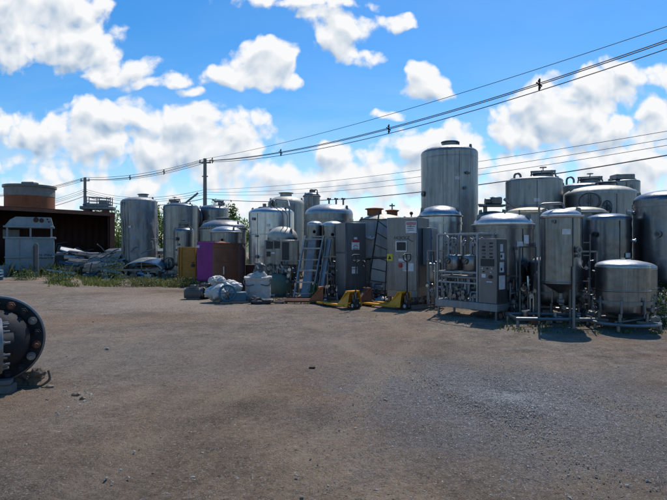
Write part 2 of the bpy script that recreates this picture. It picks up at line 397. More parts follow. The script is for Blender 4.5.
L(nt, cm.outputs[0], bg.inputs[0])

# ------------------------------------------------------------------ ground
def ground_z(x, y):
    d = math.hypot(x, y)
    k = max(0.0, 1 - d / 22)
    return (.035 * noise.noise((x * .5, y * .5, 0)) + .022 * noise.noise((x * 1.7, y * 1.7, 3)) + .013 * noise.noise((x * 5, y * 5, 5)) + .010 * noise.noise((x * 13, y * 13, 8)) * min(1, 8 / (d + .1))) * k
TRK = [(lambda y: -1.2 + .32 * (y - 3) + .02 * (y - 6) ** 2, 1.0), (lambda y: 2.9 - .42 * (y - 3) + .012 * (y - 3) ** 2, .9), (lambda y: -2.2 - .10 * (y - 4), .6), (lambda y: 2.4 + .10 * (y - 3), .7)]
def track_at(x, y):
    a = 0
    for f, w in TRK:
        cx_ = f(y)
        for o in (-.75, .75):
            d = abs(x - cx_ - o + .08 * noise.noise((y * .8, cx_, 2)))
            if d < .2: a = max(a, w * min(1, (.2 - d) / .07) * max(0, min(1, .55 + 1.4 * noise.noise((x * .9, y * .6, 4)))))
    for cy_, wd, w in ((9.6, .35, .8), (11.3, .3, .7), (7.9, .25, .5)):      # lanes driven across the yard
        d = abs(y - cy_ - .12 * x - .25 * noise.noise((x * .35, cy_, 1)))
        if d < wd: a = max(a, w * min(1, (wd - d) / .2) * max(0, min(1, .4 + 1.3 * noise.noise((x * .5, y, 9)))))
    n_ = noise.noise((x * .55, y * .8, 21)) + .5 * noise.noise((x * 2.1, y * 2.6, 5))
    return a, max(0, min(1, (n_ - .32) * 4))
def build_ground():
    bm = bmesh.new()
    ys = [-60, -20, -8, -3, 0]
    y = .8
    while y < 26: ys.append(y); y *= 1.0105
    ys += [28, 31, 35, 42, 55, 80, 130, 250, 600, 1800]
    us = [-60, -25, -10, -4, -2, -1.4] + [-1.1 + 2.2 * i / 300 for i in range(301)] + [1.4, 2, 4, 10, 25, 60]
    rows = []
    for y in ys:
        s = max(abs(y), 3.0) if y > 0 else 4.0
        row = []
        for u in us:
            x = u * s if y < 200 else u * 200
            z = ground_z(x, y) if -1 < y < 24 and abs(u) < 1.5 else 0
            row.append(bm.verts.new((x, y, z)))
        rows.append(row)
    for A, B in zip(rows[:-1], rows[1:]):
        for i in range(len(us) - 1): bm.faces.new((A[i], A[i + 1], B[i + 1], B[i]))
    lt = bm.verts.layers.float.new('track'); ld = bm.verts.layers.float.new('damp')
    for v in bm.verts:
        x, y = v.co.x, v.co.y
        if -1 < y < 24 and abs(x) < 1.5 * max(y, 3):
            a, b_ = track_at(x, y); v[lt] = a; v[ld] = b_; v.co.z -= .022 * a
            if y < 7: v.co.z += .012 * a * math.sin(60 * (x * .6 + y))
    me = bpy.data.meshes.new('ground'); bm.to_mesh(me); bm.free()
    for p in me.polygons: p.use_smooth = True
    o = bpy.data.objects.new('ground', me); COL.objects.link(o); tag(o, 'bare brown dirt and gravel yard', 'ground', kind='structure')
    m, nt, b = newmat('yard_dirt')
    tc = N(nt, 'TexCoord')
    def n_(scale, detail=6, rough=.6, sc_=(1, 1, 1), off=0):
        mp = N(nt, 'Mapping'); mp.inputs['Scale'].default_value = sc_; mp.inputs['Location'].default_value = (off, off, 0); L(nt, tc.outputs['Object'], mp.inputs[0])
        n = N(nt, 'TexNoise'); n.inputs['Scale'].default_value = scale; n.inputs['Detail'].default_value = detail; n.inputs['Roughness'].default_value = rough
        L(nt, mp.outputs[0], n.inputs['Vector']); return n.outputs['Fac']
    base = mix(nt, ramp(nt, n_(.45, 8, .65), .38, .62), (.132, .094, .062), (.335, .25, .175))
    grey = mix(nt, ramp(nt, n_(3.2, 8, .7), .35, .65), (.112, .092, .073), (.30, .252, .205))
    col = mix(nt, ramp(nt, n_(.22, 6, .6, off=11), .42, .62), base, grey)
    red = ramp(nt, n_(.3, 5, .6, off=31), .52, .72, (0, 0, 0, 1), (.7, .7, .7, 1))
    col = mix(nt, red, col, (.27, .155, .085))
    # gravel patch in front of the cone tank
    def patch(cx, cy, rx, ry, off):
        s_ = N(nt, 'VectorMath', operation='SUBTRACT'); L(nt, tc.outputs['Object'], s_.inputs[0]); s_.inputs[1].default_value = (cx, cy, 0)
        m_ = N(nt, 'VectorMath', operation='MULTIPLY'); L(nt, s_.outputs[0], m_.inputs[0]); m_.inputs[1].default_value = (1 / rx, 1 / ry, 0)
        l_ = N(nt, 'VectorMath', operation='LENGTH'); L(nt, m_.outputs[0], l_.inputs[0])
        ad = N(nt, 'Math', operation='MULTIPLY_ADD', i_1=1.4); L(nt, n_(1.3, 7, .7, off=off), ad.inputs[0]); L(nt, l_.outputs['Value'], ad.inputs[2])
        mr = N(nt, 'MapRange'); mr.inputs[1].default_value = 1.25; mr.inputs[2].default_value = 1.85; mr.inputs[3].default_value = 1; mr.inputs[4].default_value = 0; L(nt, ad.outputs[0], mr.inputs[0])
        return mr.outputs[0]
    gp = patch(1.9, 5.3, 2.1, 2.1, 3)
    fine = n_(70, 4, .7)
    gcol = mix(nt, ramp(nt, fine, .35, .68), (.05, .05, .051), (.34, .335, .335))
    gf = N(nt, 'Math', operation='MULTIPLY', i_1=.85); L(nt, gp, gf.inputs[0])
    col = mix(nt, gf.outputs[0], col, gcol)
    g2 = patch(-1.6, 7.5, 3.2, 1.6, 17)
    gf2 = N(nt, 'Math', operation='MULTIPLY', i_1=.45); L(nt, g2, gf2.inputs[0]); col = mix(nt, gf2.outputs[0], col, (.19, .17, .15))
    pale = patch(-4.2, 14.5, 3.4, 2.4, 23)
    gf3 = N(nt, 'Math', operation='MULTIPLY', i_1=.6); L(nt, pale, gf3.inputs[0]); col = mix(nt, gf3.outputs[0], col, (.36, .295, .235))
    # speckle of small stones
    mid = ramp(nt, n_(16, 6, .75, off=5), .36, .64); col = mix(nt, .55, col, mix(nt, mid, mix(nt, 1.0, col, (.5, .48, .46), 'MULTIPLY'), mix(nt, 1.0, col, (1.6, 1.55, 1.5), 'MULTIPLY')))
    gr = ramp(nt, n_(95, 3, .8, off=9), .34, .66); col = mix(nt, .6, col, mix(nt, gr, mix(nt, 1.0, col, (.38, .37, .36), 'MULTIPLY'), mix(nt, 1.0, col, (1.75, 1.72, 1.7), 'MULTIPLY')))
    sp = ramp(nt, n_(48, 2, .7), .58, .65); col = mix(nt, sp, col, (.34, .30, .26))
    sp3 = ramp(nt, n_(19, 4, .8, off=13), .62, .67); col = mix(nt, sp3, col, (.36, .325, .285))
    sp2 = ramp(nt, n_(28, 3, .75, off=7), .60, .70); col = mix(nt, sp2, col, (.06, .05, .042))
    at_ = N(nt, 'Attribute', attribute_name='track'); tm_ = N(nt, 'Math', operation='MULTIPLY', i_1=.4); L(nt, at_.outputs['Fac'], tm_.inputs[0]); col = mix(nt, tm_.outputs[0], col, (.38, .30, .22))
    da_ = N(nt, 'Attribute', attribute_name='damp'); dm_ = N(nt, 'Math', operation='MULTIPLY', i_1=.22); L(nt, da_.outputs['Fac'], dm_.inputs[0]); col = mix(nt, dm_.outputs[0], col, (.10, .072, .052))
    L(nt, col, b.inputs['Base Color']); b.inputs['Roughness'].default_value = .93; b.inputs['Specular IOR Level'].default_value = .25
    h = mix(nt, .45, n_(60, 5, .75), n_(9, 8, .7)); bump(nt, b, h, 1.0, .075)
    me.materials.append(m)
build_ground()

_t = bmesh.new(); bmesh.ops.create_icosphere(_t, subdivisions=1, radius=1); _t.verts.index_update()
ICO_V = [tuple(v.co) for v in _t.verts]; ICO_F = [tuple(v.index for v in f.verts) for f in _t.faces]; _t.free()
def stones(name, label, n, fn, size, mat, cat):
    bm = bmesh.new()
    for i in range(n):
        x, y = fn(); s = size * random.uniform(.45, 1.0) * (1.7 if random.random() < .06 else 1)
        q = Euler((random.random() * 6, random.random() * 6, random.random() * 6)).to_matrix()
        el = (random.uniform(.8, 1.3), random.uniform(.6, 1.0), random.uniform(.4, .8)); vs = []
        for v in ICO_V:
            k = random.uniform(.75, 1.12); p = q @ Vector((v[0] * el[0] * s * k, v[1] * el[1] * s * k, v[2] * el[2] * s * k)); p.z *= .5
            vs.append(bm.verts.new(p + Vector((x, y, ground_z(x, y) + s * .08))))
        for f in ICO_F: bm.faces.new((vs[f[0]], vs[f[1]], vs[f[2]]))
    bmesh.ops.recalc_face_normals(bm, faces=bm.faces[:])
    me = bpy.data.meshes.new(name); bm.to_mesh(me); bm.free(); me.materials.append(mat)
    o = bpy.data.objects.new(name, me); COL.objects.link(o); tag(o, label, cat, kind='stuff')
def gravel_pt():
    while True:
        a = random.uniform(0, 6.283); r = abs(random.gauss(0, .5))
        x, y = 1.9 + 2.2 * r * math.cos(a), 5.3 + 2.3 * r * math.sin(a)
        if y > 2.9: return x, y
stones('gravel', 'patch of loose grey crushed gravel on the yard', 30000, gravel_pt, .0085, M['stone'], 'gravel')
def yard_pt():
    while True:
        y = 2.7 * math.exp(random.random() * 1.75); x = random.uniform(-.75, .75) * y
        if noise.noise((x * .9, y * .9, 6)) + .6 * noise.noise((x * 3, y * 3, 2)) > random.gauss(.1, .15): return x, y
stones('loose_stones', 'small brown stones scattered over the dirt yard', 7000, yard_pt, .0065, M['clump'], 'stones')
def strip_pt(): return random.uniform(-9, 8), random.gauss(12.2, 1.6)
stones('stone_litter', 'pale stone chips along the foot of the machines', 1800, strip_pt, .018, M['stone'], 'stones')
# a few single larger stones
for px, py, s, lab in ((76, 396, .06, 'pale flat stone on dirt right of the bolted flange'), (83, 400, .045, 'small pale chip beside the flat stone near the flange'), (50, 388, .05, 'grey stone chip at the broken log end'), (312, 368, .05, 'dark lump of scrap alone on the brown dirt'), (107, 349, .04, 'pale stone alone on open dirt right of flange')):
    Y = gy(py); tag(MB().lump((0, 0, .012), (s * 1.6, s, s * .7), s * .35, 14, px, 2).build('stone', M['stone' if py < 360 else 'clump'] if py != 368 else M['maroon'], loc=(xat(px, Y), Y, ground_z(xat(px, Y), Y)), angle=25), lab, 'stone')

# ------------------------------------------------------------------ vegetation
def leaf_cloud(bm, c, size, n, ls, flat=.8):
    clumps = [(Vector((random.gauss(0, .33), random.gauss(0, .33), random.uniform(-.45, .5))), random.uniform(.16, .34)) for _ in range(16)]
    for i in range(n):
        k, r = random.choice(clumps)
        v = Vector((random.gauss(0, 1), random.gauss(0, 1), random.gauss(0, 1))).normalized() * r * random.random() ** .4
        p = k + v
        p = Vector(c) + Vector((p.x * size[0], p.y * size[1], p.z * size[2]))
        q = Euler((random.gauss(0, .7), random.gauss(0, .7), random.random() * 6.28)).to_matrix(); l = ls * random.uniform(.6, 1.3)
        vs = [bm.verts.new(p + q @ Vector(w)) for w in ((0, 0, 0), (l * .5, l * .28, 0), (l, 0, l * .1), (l * .5, -l * .28, 0))]
        bm.faces.new(vs)
def tree(name, label, x, y, h, w, n, ls, mat, cat='tree', trunk=.35, group=None):
    t = thing(name, label, cat, (x, y, 0), group=group)
    mb = MB(); mb.cyl((0, 0, -.1), (.05, 0, h * .55), .035 * h * trunk * 1.2, .015 * h, 8)
    for a in range(5):
        an = a * 1.3; z = h * (.25 + .06 * a); mb.cyl((.02, 0, z), (math.cos(an) * w * .3, math.sin(an) * w * .3, z + h * .25), .012 * h, .004 * h, 6)
    mb.build('trunk', M['bark'], t)
    c = MB(); leaf_cloud(c.bm, (0, 0, h * .6), (w, w, h * .8), n, ls); c.build('crown', mat, t, smooth=False)
    return t
TL = [(118, 46, 4.6, 3.6, 'leaf2', 'bright green bushy tree between rusty shed and dented tank'),
      (161, 44, 5.2, 4, 'leaf2', 'sunlit green tree showing in the gap right of the dented tank'),
      (228, 52, 5.7, 2.4, 'leaf', 'dark little treetop above the wide flanged tank'),
      (243, 60, 4.9, 4.0, 'leaf2', 'low green tree in the gap left of the tall bright tank'),
      (140, 56, 4.8, 7, 'leaf', 'green tree hidden mostly behind the dented tank'),
      (205, 58, 4.4, 5, 'leaf', 'distant tree behind the tank with dark oval hatch'),
      (300, 62, 5.0, 7, 'leaf', 'far tree behind the narrow capped tank'),
      (655, 28, 3.6, 3.4, 'leaf', 'green tree behind the glossy dark tank')]
for px, Y, h, w, m, lab in TL:
    tree('tree', lab, xat(px, Y), Y, h, w, 3800, .26, M[m], group='trees beyond the yard')
hl = MB()
for i in range(41):
    pass
hv = []
nx, ny = 60, 8
for j in range(ny):
    hv.append([hl.bm.verts.new((-160 + 320 * i / (nx - 1), 150 + j * 25, (10 * math.sin(math.pi * j / (ny - 1)) * (.55 + .45 * noise.noise((i * .21, j * .3, 2)))) - .2)) for i in range(nx)])
for j in range(ny - 1):
    for i in range(nx - 1): hl.bm.faces.new((hv[j][i], hv[j][i + 1], hv[j + 1][i + 1], hv[j + 1][i]))
tag(hl.build('hills', plain('hill_grass', (.085, .12, .035), .9)), kind='structure')

def weed(name, label, x, y, w, h, n, mat, ls=.08, group='weeds growing along the yard edge'):
    c = MB(); bm = c.bm
    for i in range(n):
        a = random.random() * 6.28; r = random.random() ** .6 * w / 2; px, py = r * math.cos(a), r * math.sin(a) * .6
        z = random.random() ** 1.2 * h * (1.15 - r / w)
        q = Euler((random.gauss(0, .6), random.gauss(0, .6), random.random() * 6.28)).to_matrix(); l = ls * random.uniform(.5, 1.3)
        vs = [bm.verts.new(Vector((px, py, z)) + q @ Vector(v)) for v in ((0, 0, 0), (l * .5, l * .25, 0), (l, 0, l * .1), (l * .5, -l * .25, 0))]
        bm.faces.new(vs)
    for i in range(max(6, n // 60)):
        a = random.random() * 6.28; r = random.random() * w * .35; p = Vector((r * math.cos(a), r * math.sin(a) * .6, 0))
        c.tube([p, p + Vector((random.gauss(0, .05), random.gauss(0, .05), h * random.uniform(.5, 1.05)))], .006, 4)
    return tag(c.build(name, mat, loc=(x, y, 0), smooth=False), label, 'bush', group)
def grass(name, label, fn, n, h, mat):
    c = MB(); bm = c.bm
    for i in range(n):
        x, y = fn(); hh = h * random.uniform(.3, 1.1); a = random.random() * 6.28; w = .012 * (1 + y / 20); lean = Vector((random.gauss(0, .35), random.gauss(0, .35), 0)) * hh
        d = Vector((math.cos(a) * w, math.sin(a) * w, 0)); p = Vector((x, y, ground_z(x, y) - .01))
        vs = [bm.verts.new(p - d), bm.verts.new(p + d), bm.verts.new(p + d * .6 + lean * .4 + Vector((0, 0, hh * .6))), bm.verts.new(p + lean + Vector((0, 0, hh)))]
        bm.faces.new(vs)
    return tag(c.build(name, mat, smooth=False), label, 'grass', kind='stuff')
def gband(x0, x1, y0, y1):
    def f():
        while True:
            px = random.uniform(x0, x1); py = random.uniform(y0, y1)
            if noise.noise((px * .06, py * .25, 1)) > .0 + random.gauss(0, .15): break
        Y = gy(py); return xat(px, Y), Y
    return f
grass('grass', 'strip of yellowish green grass in front of the scrap pile', gband(48, 205, 274, 287), 5200, .22, M['yellowgrass'])
grass('grass', 'dry grass under the machines on the right', gband(500, 680, 322, 334), 500, .09, M['dryweed'])
grass('grass', 'thin weeds around the pallet trucks', gband(255, 440, 296, 304), 700, .10, M['dryweed'])
def behind(): return random.uniform(-30, 16), random.uniform(26, 44)
grass('grass', 'rough grass behind the rows of tanks', behind, 9000, .8, M['dryweed'])
for px, py, w, h, n, mm, lab in ((60, 283, 1.5, .75, 800, 'weed', 'dark green bush in front of the scrap pile beside the white hopper'),
                          (114, 281, 1.2, 1.25, 650, 'weed', 'tall dark green bush left of the upturned tank end'),
                          (25, 280, 1.2, .55, 600, 'weed', 'low weed clump under the white hopper'),
                          (143, 286, 2.2, .35, 900, 'dryweed', 'low grassy weeds before the upturned tank end'),
                          (180, 287, 1.2, .4, 600, 'dryweed', 'weed clump at the foot of the yellow panel'),
                          (316, 300, .5, .55, 300, 'leaf2', 'small light green weed between the leaning steel plates'),
                          (649, 318, .9, .95, 900, 'leaf2', 'sunlit yellow green weed right of the squat steel tank'),
                          (662, 326, .8, .7, 700, 'weed', 'dark weed clump at the right picture edge by glossy tank'),
                          (660, 309, .8, .8, 600, 'weed', 'leafy weed at the foot of the glossy dark tank')):
    Y = gy(py); weed('weed_bush', lab, xat(px, Y), Y, w, h, n, M[mm], .085 if Y > 15 else .06)

# ------------------------------------------------------------------ tanks
GT = 'used stainless steel tanks'
def dome_prof(R, h, z0, n=14, kn=.55):
    return [(R * math.cos(math.pi / 2 * i / n), z0 + h * math.sin(math.pi / 2 * i / n) ** (1.0)) for i in range(n + 1)]
def waves(seed, amp):
    def f(a, z, r): return amp * (noise.noise((math.cos(a) * 1.6 + seed, math.sin(a) * 1.6, z * .9)) + .5 * noise.noise((math.cos(a) * 5 + seed, math.sin(a) * 5, z * 1.2)))
    return f
def plate(parent, ang, R, z, w, h, mat='paper', name='nameplate'):
    a = R_(ang); n = Vector((math.cos(a), math.sin(a), 0)); u = Vector((-math.sin(a), math.cos(a), 0))
    m = MB(); k = 4
    for i in range(k):
        a0 = a + (i / k - .5) * w / R; a1 = a + ((i + 1) / k - .5) * w / R
        m.poly([Vector((math.cos(b) * (R + .009), math.sin(b) * (R + .009), zz)) for b, zz in ((a0, z - h / 2), (a1, z - h / 2), (a1, z + h / 2), (a0, z + h / 2))], .004, (math.cos(a), math.sin(a), 0))
    m.build(name, M[mat], parent)

SEED = [0]
def tank(label, xl, xr, ys, yt, Y, mat='steel', dmat=None, zb=.35, bands=(), rim=False, legs=4, wave=.006, dents=None, bottom='dish', name='steel_tank', cat='tank', hoops=(), fine=1):
    SEED[0] += 1; sd_ = SEED[0] * 5.17
    X = xat((xl + xr) / 2, Y); R = (xr - xl) / 2 * Y / F; zs = zat(ys, Y); hd = max(.03, zat(yt, Y) - zs)
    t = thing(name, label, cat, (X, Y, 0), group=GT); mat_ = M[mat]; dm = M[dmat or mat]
    prof = []
    if bottom == 'dish': prof += [(0, zb - R * .3), (R * .4, zb - R * .27), (R * .75, zb - R * .18), (R * .95, zb - R * .07)]
    elif bottom == 'cone': prof += [(.06, zb - R * .55), (.07, zb - R * .5)]
    nr = max(6, int((zs - zb) / .12))
    zz = [zb + (zs - zb) * i / nr for i in range(nr + 1)]
    prof += [(R, z) for z in zz]
    w = waves(sd_, wave)
    base_f = dents if dents else w
    s = MB(); s.lathe(prof, 72 if R > .6 else 56, disp=lambda a, z, r: base_f(a, z, r) if r > R * .97 else 0)
    for b in bands:
        z = zb + (zs - zb) * b; s.lathe([(R * 1.0, z - .022), (R + .006, z - .01), (R + .006, z + .01), (R * 1.0, z + .022)], 64)
    s.build('shell', mat_, t)
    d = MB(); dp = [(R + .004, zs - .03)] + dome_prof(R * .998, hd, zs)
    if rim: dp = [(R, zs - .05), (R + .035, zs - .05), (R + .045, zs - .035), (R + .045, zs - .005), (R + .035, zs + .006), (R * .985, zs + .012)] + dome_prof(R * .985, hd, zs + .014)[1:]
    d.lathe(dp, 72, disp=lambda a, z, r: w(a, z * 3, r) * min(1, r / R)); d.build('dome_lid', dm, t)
    for hz in hoops:
        z = zb + (zs - zb) * hz; h = MB(); h.lathe([(R - .002, z - .04), (R + .02, z - .04), (R + .022, z + .04), (R - .002, z + .04)], 64); h.build('hoop', mat_, t)
    if legs and zb > .1:
        for k in range(legs):
            a = 2 * math.pi * (k + .5) / legs; l = MB(); p = Vector((R * .82 * math.cos(a), R * .82 * math.sin(a), 0))
            l.cyl((p.x, p.y, .012), (p.x, p.y, zb), .045 * min(1, R), None, 10); l.cyl((p.x, p.y, 0), (p.x, p.y, .014), .08 * min(1, R), None, 12); l.build('leg', M['frame'], t)
    if name == 'steel_tank':
        rs = random.Random(SEED[0] * 13); a = R_(rs.uniform(-125, -55))      # vertical weld seam, lifting lugs and stubs
        sm = MB(); c_, s2 = math.cos(a), math.sin(a); sm.bar(((R + .001) * c_, (R + .001) * s2, zb + .05), ((R + .001) * c_, (R + .001) * s2, zs - .06), .03, .012, .003); sm.build('weld_seam', M['dark'], t)
        for k in range(2):
            b_ = R_(rs.uniform(-30, 30) + 180 * k - 20); rr_ = R * .86; u = Vector((math.cos(b_), math.sin(b_), 0)); z_ = zs + hd * math.sqrt(max(0, 1 - .74))
            lg_ = MB(); lg_.poly([u * (rr_ - .07) + Vector((0, 0, z_ - .05)), u * (rr_ + .07) + Vector((0, 0, z_ - .08)), u * (rr_ + .05) + Vector((0, 0, z_ + .09)), u * (rr_ - .03) + Vector((0, 0, z_ + .11))], .02, Vector((-u.y, u.x, 0))); lg_.build('lifting_lug', M['frame'], t)
        for k in range(3):
            b_ = R_(rs.uniform(-150, -30)); z_ = zb + (zs - zb) * rs.uniform(.15, .93); u = Vector((math.cos(b_), math.sin(b_), 0)); q_ = u * (R - .02) + Vector((0, 0, z_)); rr_ = rs.uniform(.022, .045)
            MB().cyl(q_, q_ + u * .1, rr_, None, 12).cyl(q_ + u * .075, q_ + u * .1, rr_ * 1.6, None, 14).build('nozzle', M['frame'], t)
        b_ = R_(rs.uniform(-115, -65)); plate(t, math.degrees(b_), R, zb + (zs - zb) * rs.uniform(.5, .8), .16, .11, 'gauge')
    return t, R, zb, zs, hd
def topz(T, r): t, R, zb, zs, hd = T; return zs + hd * math.sqrt(max(0, 1 - (r / R) ** 2))
def manway_top(T, x, r=.22, h=.12, mat='frame', y=0.0, tilt=True, cap=1.25):
    t = T[0]; z = topz(T, math.hypot(x, y)) - .03
    m = MB(); m.cyl((x, y, z), (x, y, z + h), r, None, 28); m.ring((x, y, z + h * .95), r, .018, n=28); mo = m.build('manway', M[mat], t)
    l = MB(); l.lathe([(r * cap, z + h + .004), (r * cap, z + h + .03), (r * cap * .9, z + h + .04), (0, z + h + .075)], 28, (x, y, 0)); l.build('manway_lid', M[mat], mo)
    return mo, z + h
def hatch_frame(T, x, y=0, w=.75):
    # swing-arm hatch: clamp frame, wheel and hinge bar standing on the dome
    mo, z = manway_top(T, x, w * .42, .14, 'dark', y, cap=1.1)
    c = MB(); c.bar((x - w * .55, y, z + .075), (x + w * .55, y, z + .11), .05, .06); c.bar((x + w * .5, y, z + .1), (x + w * .62, y, z - .2), .04); c.bar((x - w * .5, y, z + .08), (x - w * .56, y, z - .15), .04)
    for k in range(6):
        a = k * math.pi / 3; c.cyl((x + w * .43 * math.cos(a), y + w * .43 * math.sin(a), z - .05), (x + w * .43 * math.cos(a), y + w * .43 * math.sin(a), z + .1), .014, None, 6)
    c.cyl((x, y, z + .09), (x, y, z + .24), .016, None, 8); c.ring((x, y, z + .22), .1, .012, n=16); c.build('clamp_bar', M['dark'], mo)
def hook_pipe(T, x, y=0, h=.32, d=.26, r=.035):
    z = topz(T, math.hypot(x, y)) - .05
    MB().tube([(x, y, z)] + [(x + d / 2 - d / 2 * math.cos(a), y, z + h + d / 2 * math.sin(a)) for a in [math.pi * i / 10 for i in range(11)]] + [(x + d, y, z + h - .08)], r, 10).build('vent_pipe', M['frame'], T[0])
def side_oval(T, ang, z, w=.24, h=.17, mat='dark', name='side_manway'):
    t, R = T[0], T[1]; a = R_(ang); n = Vector((math.cos(a), math.sin(a), 0)); u = Vector((-math.sin(a), math.cos(a), 0)); c = n * (R - .03) + Vector((0, 0, z))
    m = MB(); pts = lambda k, o: [c + n * o + u * w * k * math.cos(6.2832 * i / 28) + Vector((0, 0, 1)) * h * k * math.sin(6.2832 * i / 28) for i in range(28)]
    m.poly(pts(1, 0), .09, n); m.tube(pts(1.0, .095), .018, 6, closed=True); mo = m.build(name, M[mat], t)
    l = MB(); l.poly(pts(.86, .092), .03, n); l.bar(c + n * .15 - Vector((0, 0, h * .8)), c + n * .15 + Vector((0, 0, h * .8)), .04); l.ring(c + n * .2, .07, .012, n, 14); l.cyl(c + n * .1, c + n * .21, .014, None, 6)
    l.build('manway_lid', M[mat], mo)
def valve(parent, p, n=(0, -1, 0), r=.05, wheel=True, mat='frame'):
    p, n = Vector(p), Vector(n).normalized()
    b = MB(); b.cyl(p, p + n * r * 2.4, r * .6, None, 12); b.cyl(p + n * r * 1.0, p + n * r * 1.25, r * 1.15, None, 14); b.cyl(p + n * r * 2.2, p + n * r * 2.5, r * 1.15, None, 14); b.ball(p + n * r * 1.75, r * .85, seg=10)
    b.cyl(p + n * r * 1.75, p + n * r * 1.75 + Vector((0, 0, r * 2.2)), r * .22, None, 8)
    o = b.build('valve', M[mat], parent)
    if wheel:
        h = MB(); h.ring(p + n * r * 1.75 + Vector((0, 0, r * 2.2)), r * 1.0, r * .16, n=14, seg=6); h.bar(p + n * r * 1.75 + Vector((-r, 0, r * 2.2)), p + n * r * 1.75 + Vector((r, 0, r * 2.2)), r * .2); h.build('handwheel', M['black'], o)
def nozzle(T, ang, z, r=.05, l=.12, mat='frame'):
    t, R = T[0], T[1]; a = R_(ang); n = Vector((math.cos(a), math.sin(a), 0)); c = n * (R - .02) + Vector((0, 0, z))
    MB().cyl(c, c + n * l, r, None, 14).cyl(c + n * (l - .025), c + n * l, r * 1.55, None, 16).build('nozzle', M[mat], t)
def loop_pipe(T, pts, r=.02, name='pipe', mat='frame'):
    MB().tube(bend(pts, .1, 5), r, 8).build(name, M[mat], T[0])
# --- left group
def dent1(a, z, r):
    x = math.cos(a); d = .06 * noise.noise((x * 1.5, math.sin(a) * 1.5, z * .7)) + .10 * abs(noise.noise((x * 2.0 + 4, math.sin(a) * 2.0, z * .8))) - .06 * abs(noise.noise((x * 3 + 9, math.sin(a) * 3, z * 2.0)))
    return d - .03 * max(0, math.cos(10 * a)) * 1
T = tank('leaning tall steel tank with buckled panels and small cap, right of the rusty shed', 124, 158, 202, 197, 28, 'alu', zb=.3, dents=dent1, bands=(.45,))
T[0].rotation_euler = (0, R_(-1.6), 0)
manway_top(T, .25, .25, .16, 'steel')
MB().bar((-.62, -.8, .4), (-.62, -.8, T[3] - .05), .05, .07).bar((-.45, -.9, .4), (-.45, -.9, T[3] - .05), .03, .03).build('seam_strip', M['dark'], T[0])
T = tank('tall smooth grey tank with lever hatch on top behind the yellow panel', 164, 198, 207, 203, 27, 'steel', zb=.3, bands=(.5,))
hatch_frame(T, -.35, 0, .55)
MB().bar((.1, 0, T[3] + .1), (.95, -.1, T[3] + .75), .06, .09).bar((-.2, 0, T[3] + .1), (.2, 0, T[3] + .2), .05).build('hatch_lever', M['dark'], T[0])
side_oval(T, -112, .75, .3, .3); nozzle(T, -150, .9)
T = tank('small vertical steel vessel standing before the tall smooth tank', 174, 194, 231, 227, 25, 'steel', zb=.75)
hatch_frame(T, 0, 0, .5); side_oval(T, -110, 2.0, .07, .07); plate(T[0], -95, T[1], 1.35, .3, .3); nozzle(T, -80, .95)
T = tank('grey tank with dark oval hatch and valve cross on top', 198, 228, 210, 205, 29, 'steel', zb=.3, bands=(.6,))
side_oval(T, -140, 3.25, .42, .55, 'cabd')
m = MB(); m.cyl((.35, 0, T[3]), (.35, 0, T[3] + .55), .05, None, 10).box((.35, 0, T[3] + .5), (.55, .16, .12), None, .02).box((.55, 0, T[3] + .35), (.25, .2, .2), None, .03); m.build('valve_cross', M['frame'], T[0])
T = tank('wide squat tank with thick bolted rim and domed lid', 201, 246, 228, 220, 24, 'warm', zb=.5, rim=True, hoops=(.93,))
for k in range(40):
    pass
b = MB()
for k in range(44):
    a = k * 2 * math.pi / 44; b.cyl(((T[1] + .02) * math.cos(a), (T[1] + .02) * math.sin(a), T[3] - .09), ((T[1] + .02) * math.cos(a), (T[1] + .02) * math.sin(a), T[3] + .04), .022, None, 6)
b.build('rim_bolts', M['dark'], T[0]); manway_top(T, 0, .3, .1)
m = MB(); m.tube(bend([(-.9, -.3, T[3]), (-.9, -.3, T[3] + .3), (-.3, -.3, T[3] + .35)], .1), .03, 8).build('pipe', M['frame'], T[0])
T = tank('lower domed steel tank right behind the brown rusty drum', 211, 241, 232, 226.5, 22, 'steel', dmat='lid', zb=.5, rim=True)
nozzle(T, -90, 1.9)
# --- centre back
T = tank('tall bright steel tank with railing hoop on top behind small skid', 249, 294, 213, 207, 21.5, 'bright', zb=.4, bands=(.3, .65))
loop_pipe(T, [(.2, -.3, T[3]), (.2, -.3, T[3] + .55), (.75, -.3, T[3] + .5), (.85, -.9, T[3] + .2), (.85, -.98, .9)], .035)
loop_pipe(T, [(-.5, -.5, T[3]), (-.5, -.5, T[3] + .2), (.1, -.6, T[3] + .22)], .025); nozzle(T, -120, 1.2)
m = MB().cyl((-.3, 0, T[3] + .12), (-.3, 0, T[3] + .4), .08, None, 12).build('vent_cap', M['dark'], T[0])
T = tank('beige dusty tank with dark neck on top, rising behind bright tank', 268, 304, 204, 196, 25.5, 'warm', dmat='beige', zb=.4, bands=(.6,))
manway_top(T, 0, .3, .16, 'beige'); side_oval(T, -128, 3.75, .2, .16)
T = tank('narrow tank with flat capped head behind the beige domed tank', 303.5, 320, 196, 192.5, 27, 'steel', zb=.4, rim=True)
manway_top(T, .05, .14, .14)
loop_pipe(T, [(-.1, 0, T[3]), (-.1, 0, T[3] + .35), (.3, 0, T[3] + .35), (.3, 0, T[3] + .1)], .03)
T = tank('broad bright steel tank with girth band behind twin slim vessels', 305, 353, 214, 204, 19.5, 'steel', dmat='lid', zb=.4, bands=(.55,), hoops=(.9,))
for k in range(3):
    m = MB(); m.cyl((.0 + .28 * k, .2, topz(T, .3)), (.0 + .28 * k, .2, topz(T, .3) + .22), .035, None, 8); m.box((.0 + .28 * k, .2, topz(T, .3) + .24), (.16, .1, .08), None, .02); m.build('inlet_fitting', M['dark'], T[0])
GV = 'twin slim vessels'
T = tank('left and smaller of two slim round-headed vessels behind leaning plates', 307, 322.5, 224.5, 221, 16.7, 'steel', dmat='lid', zb=.6, legs=3, name='filter_vessel', cat='vessel')
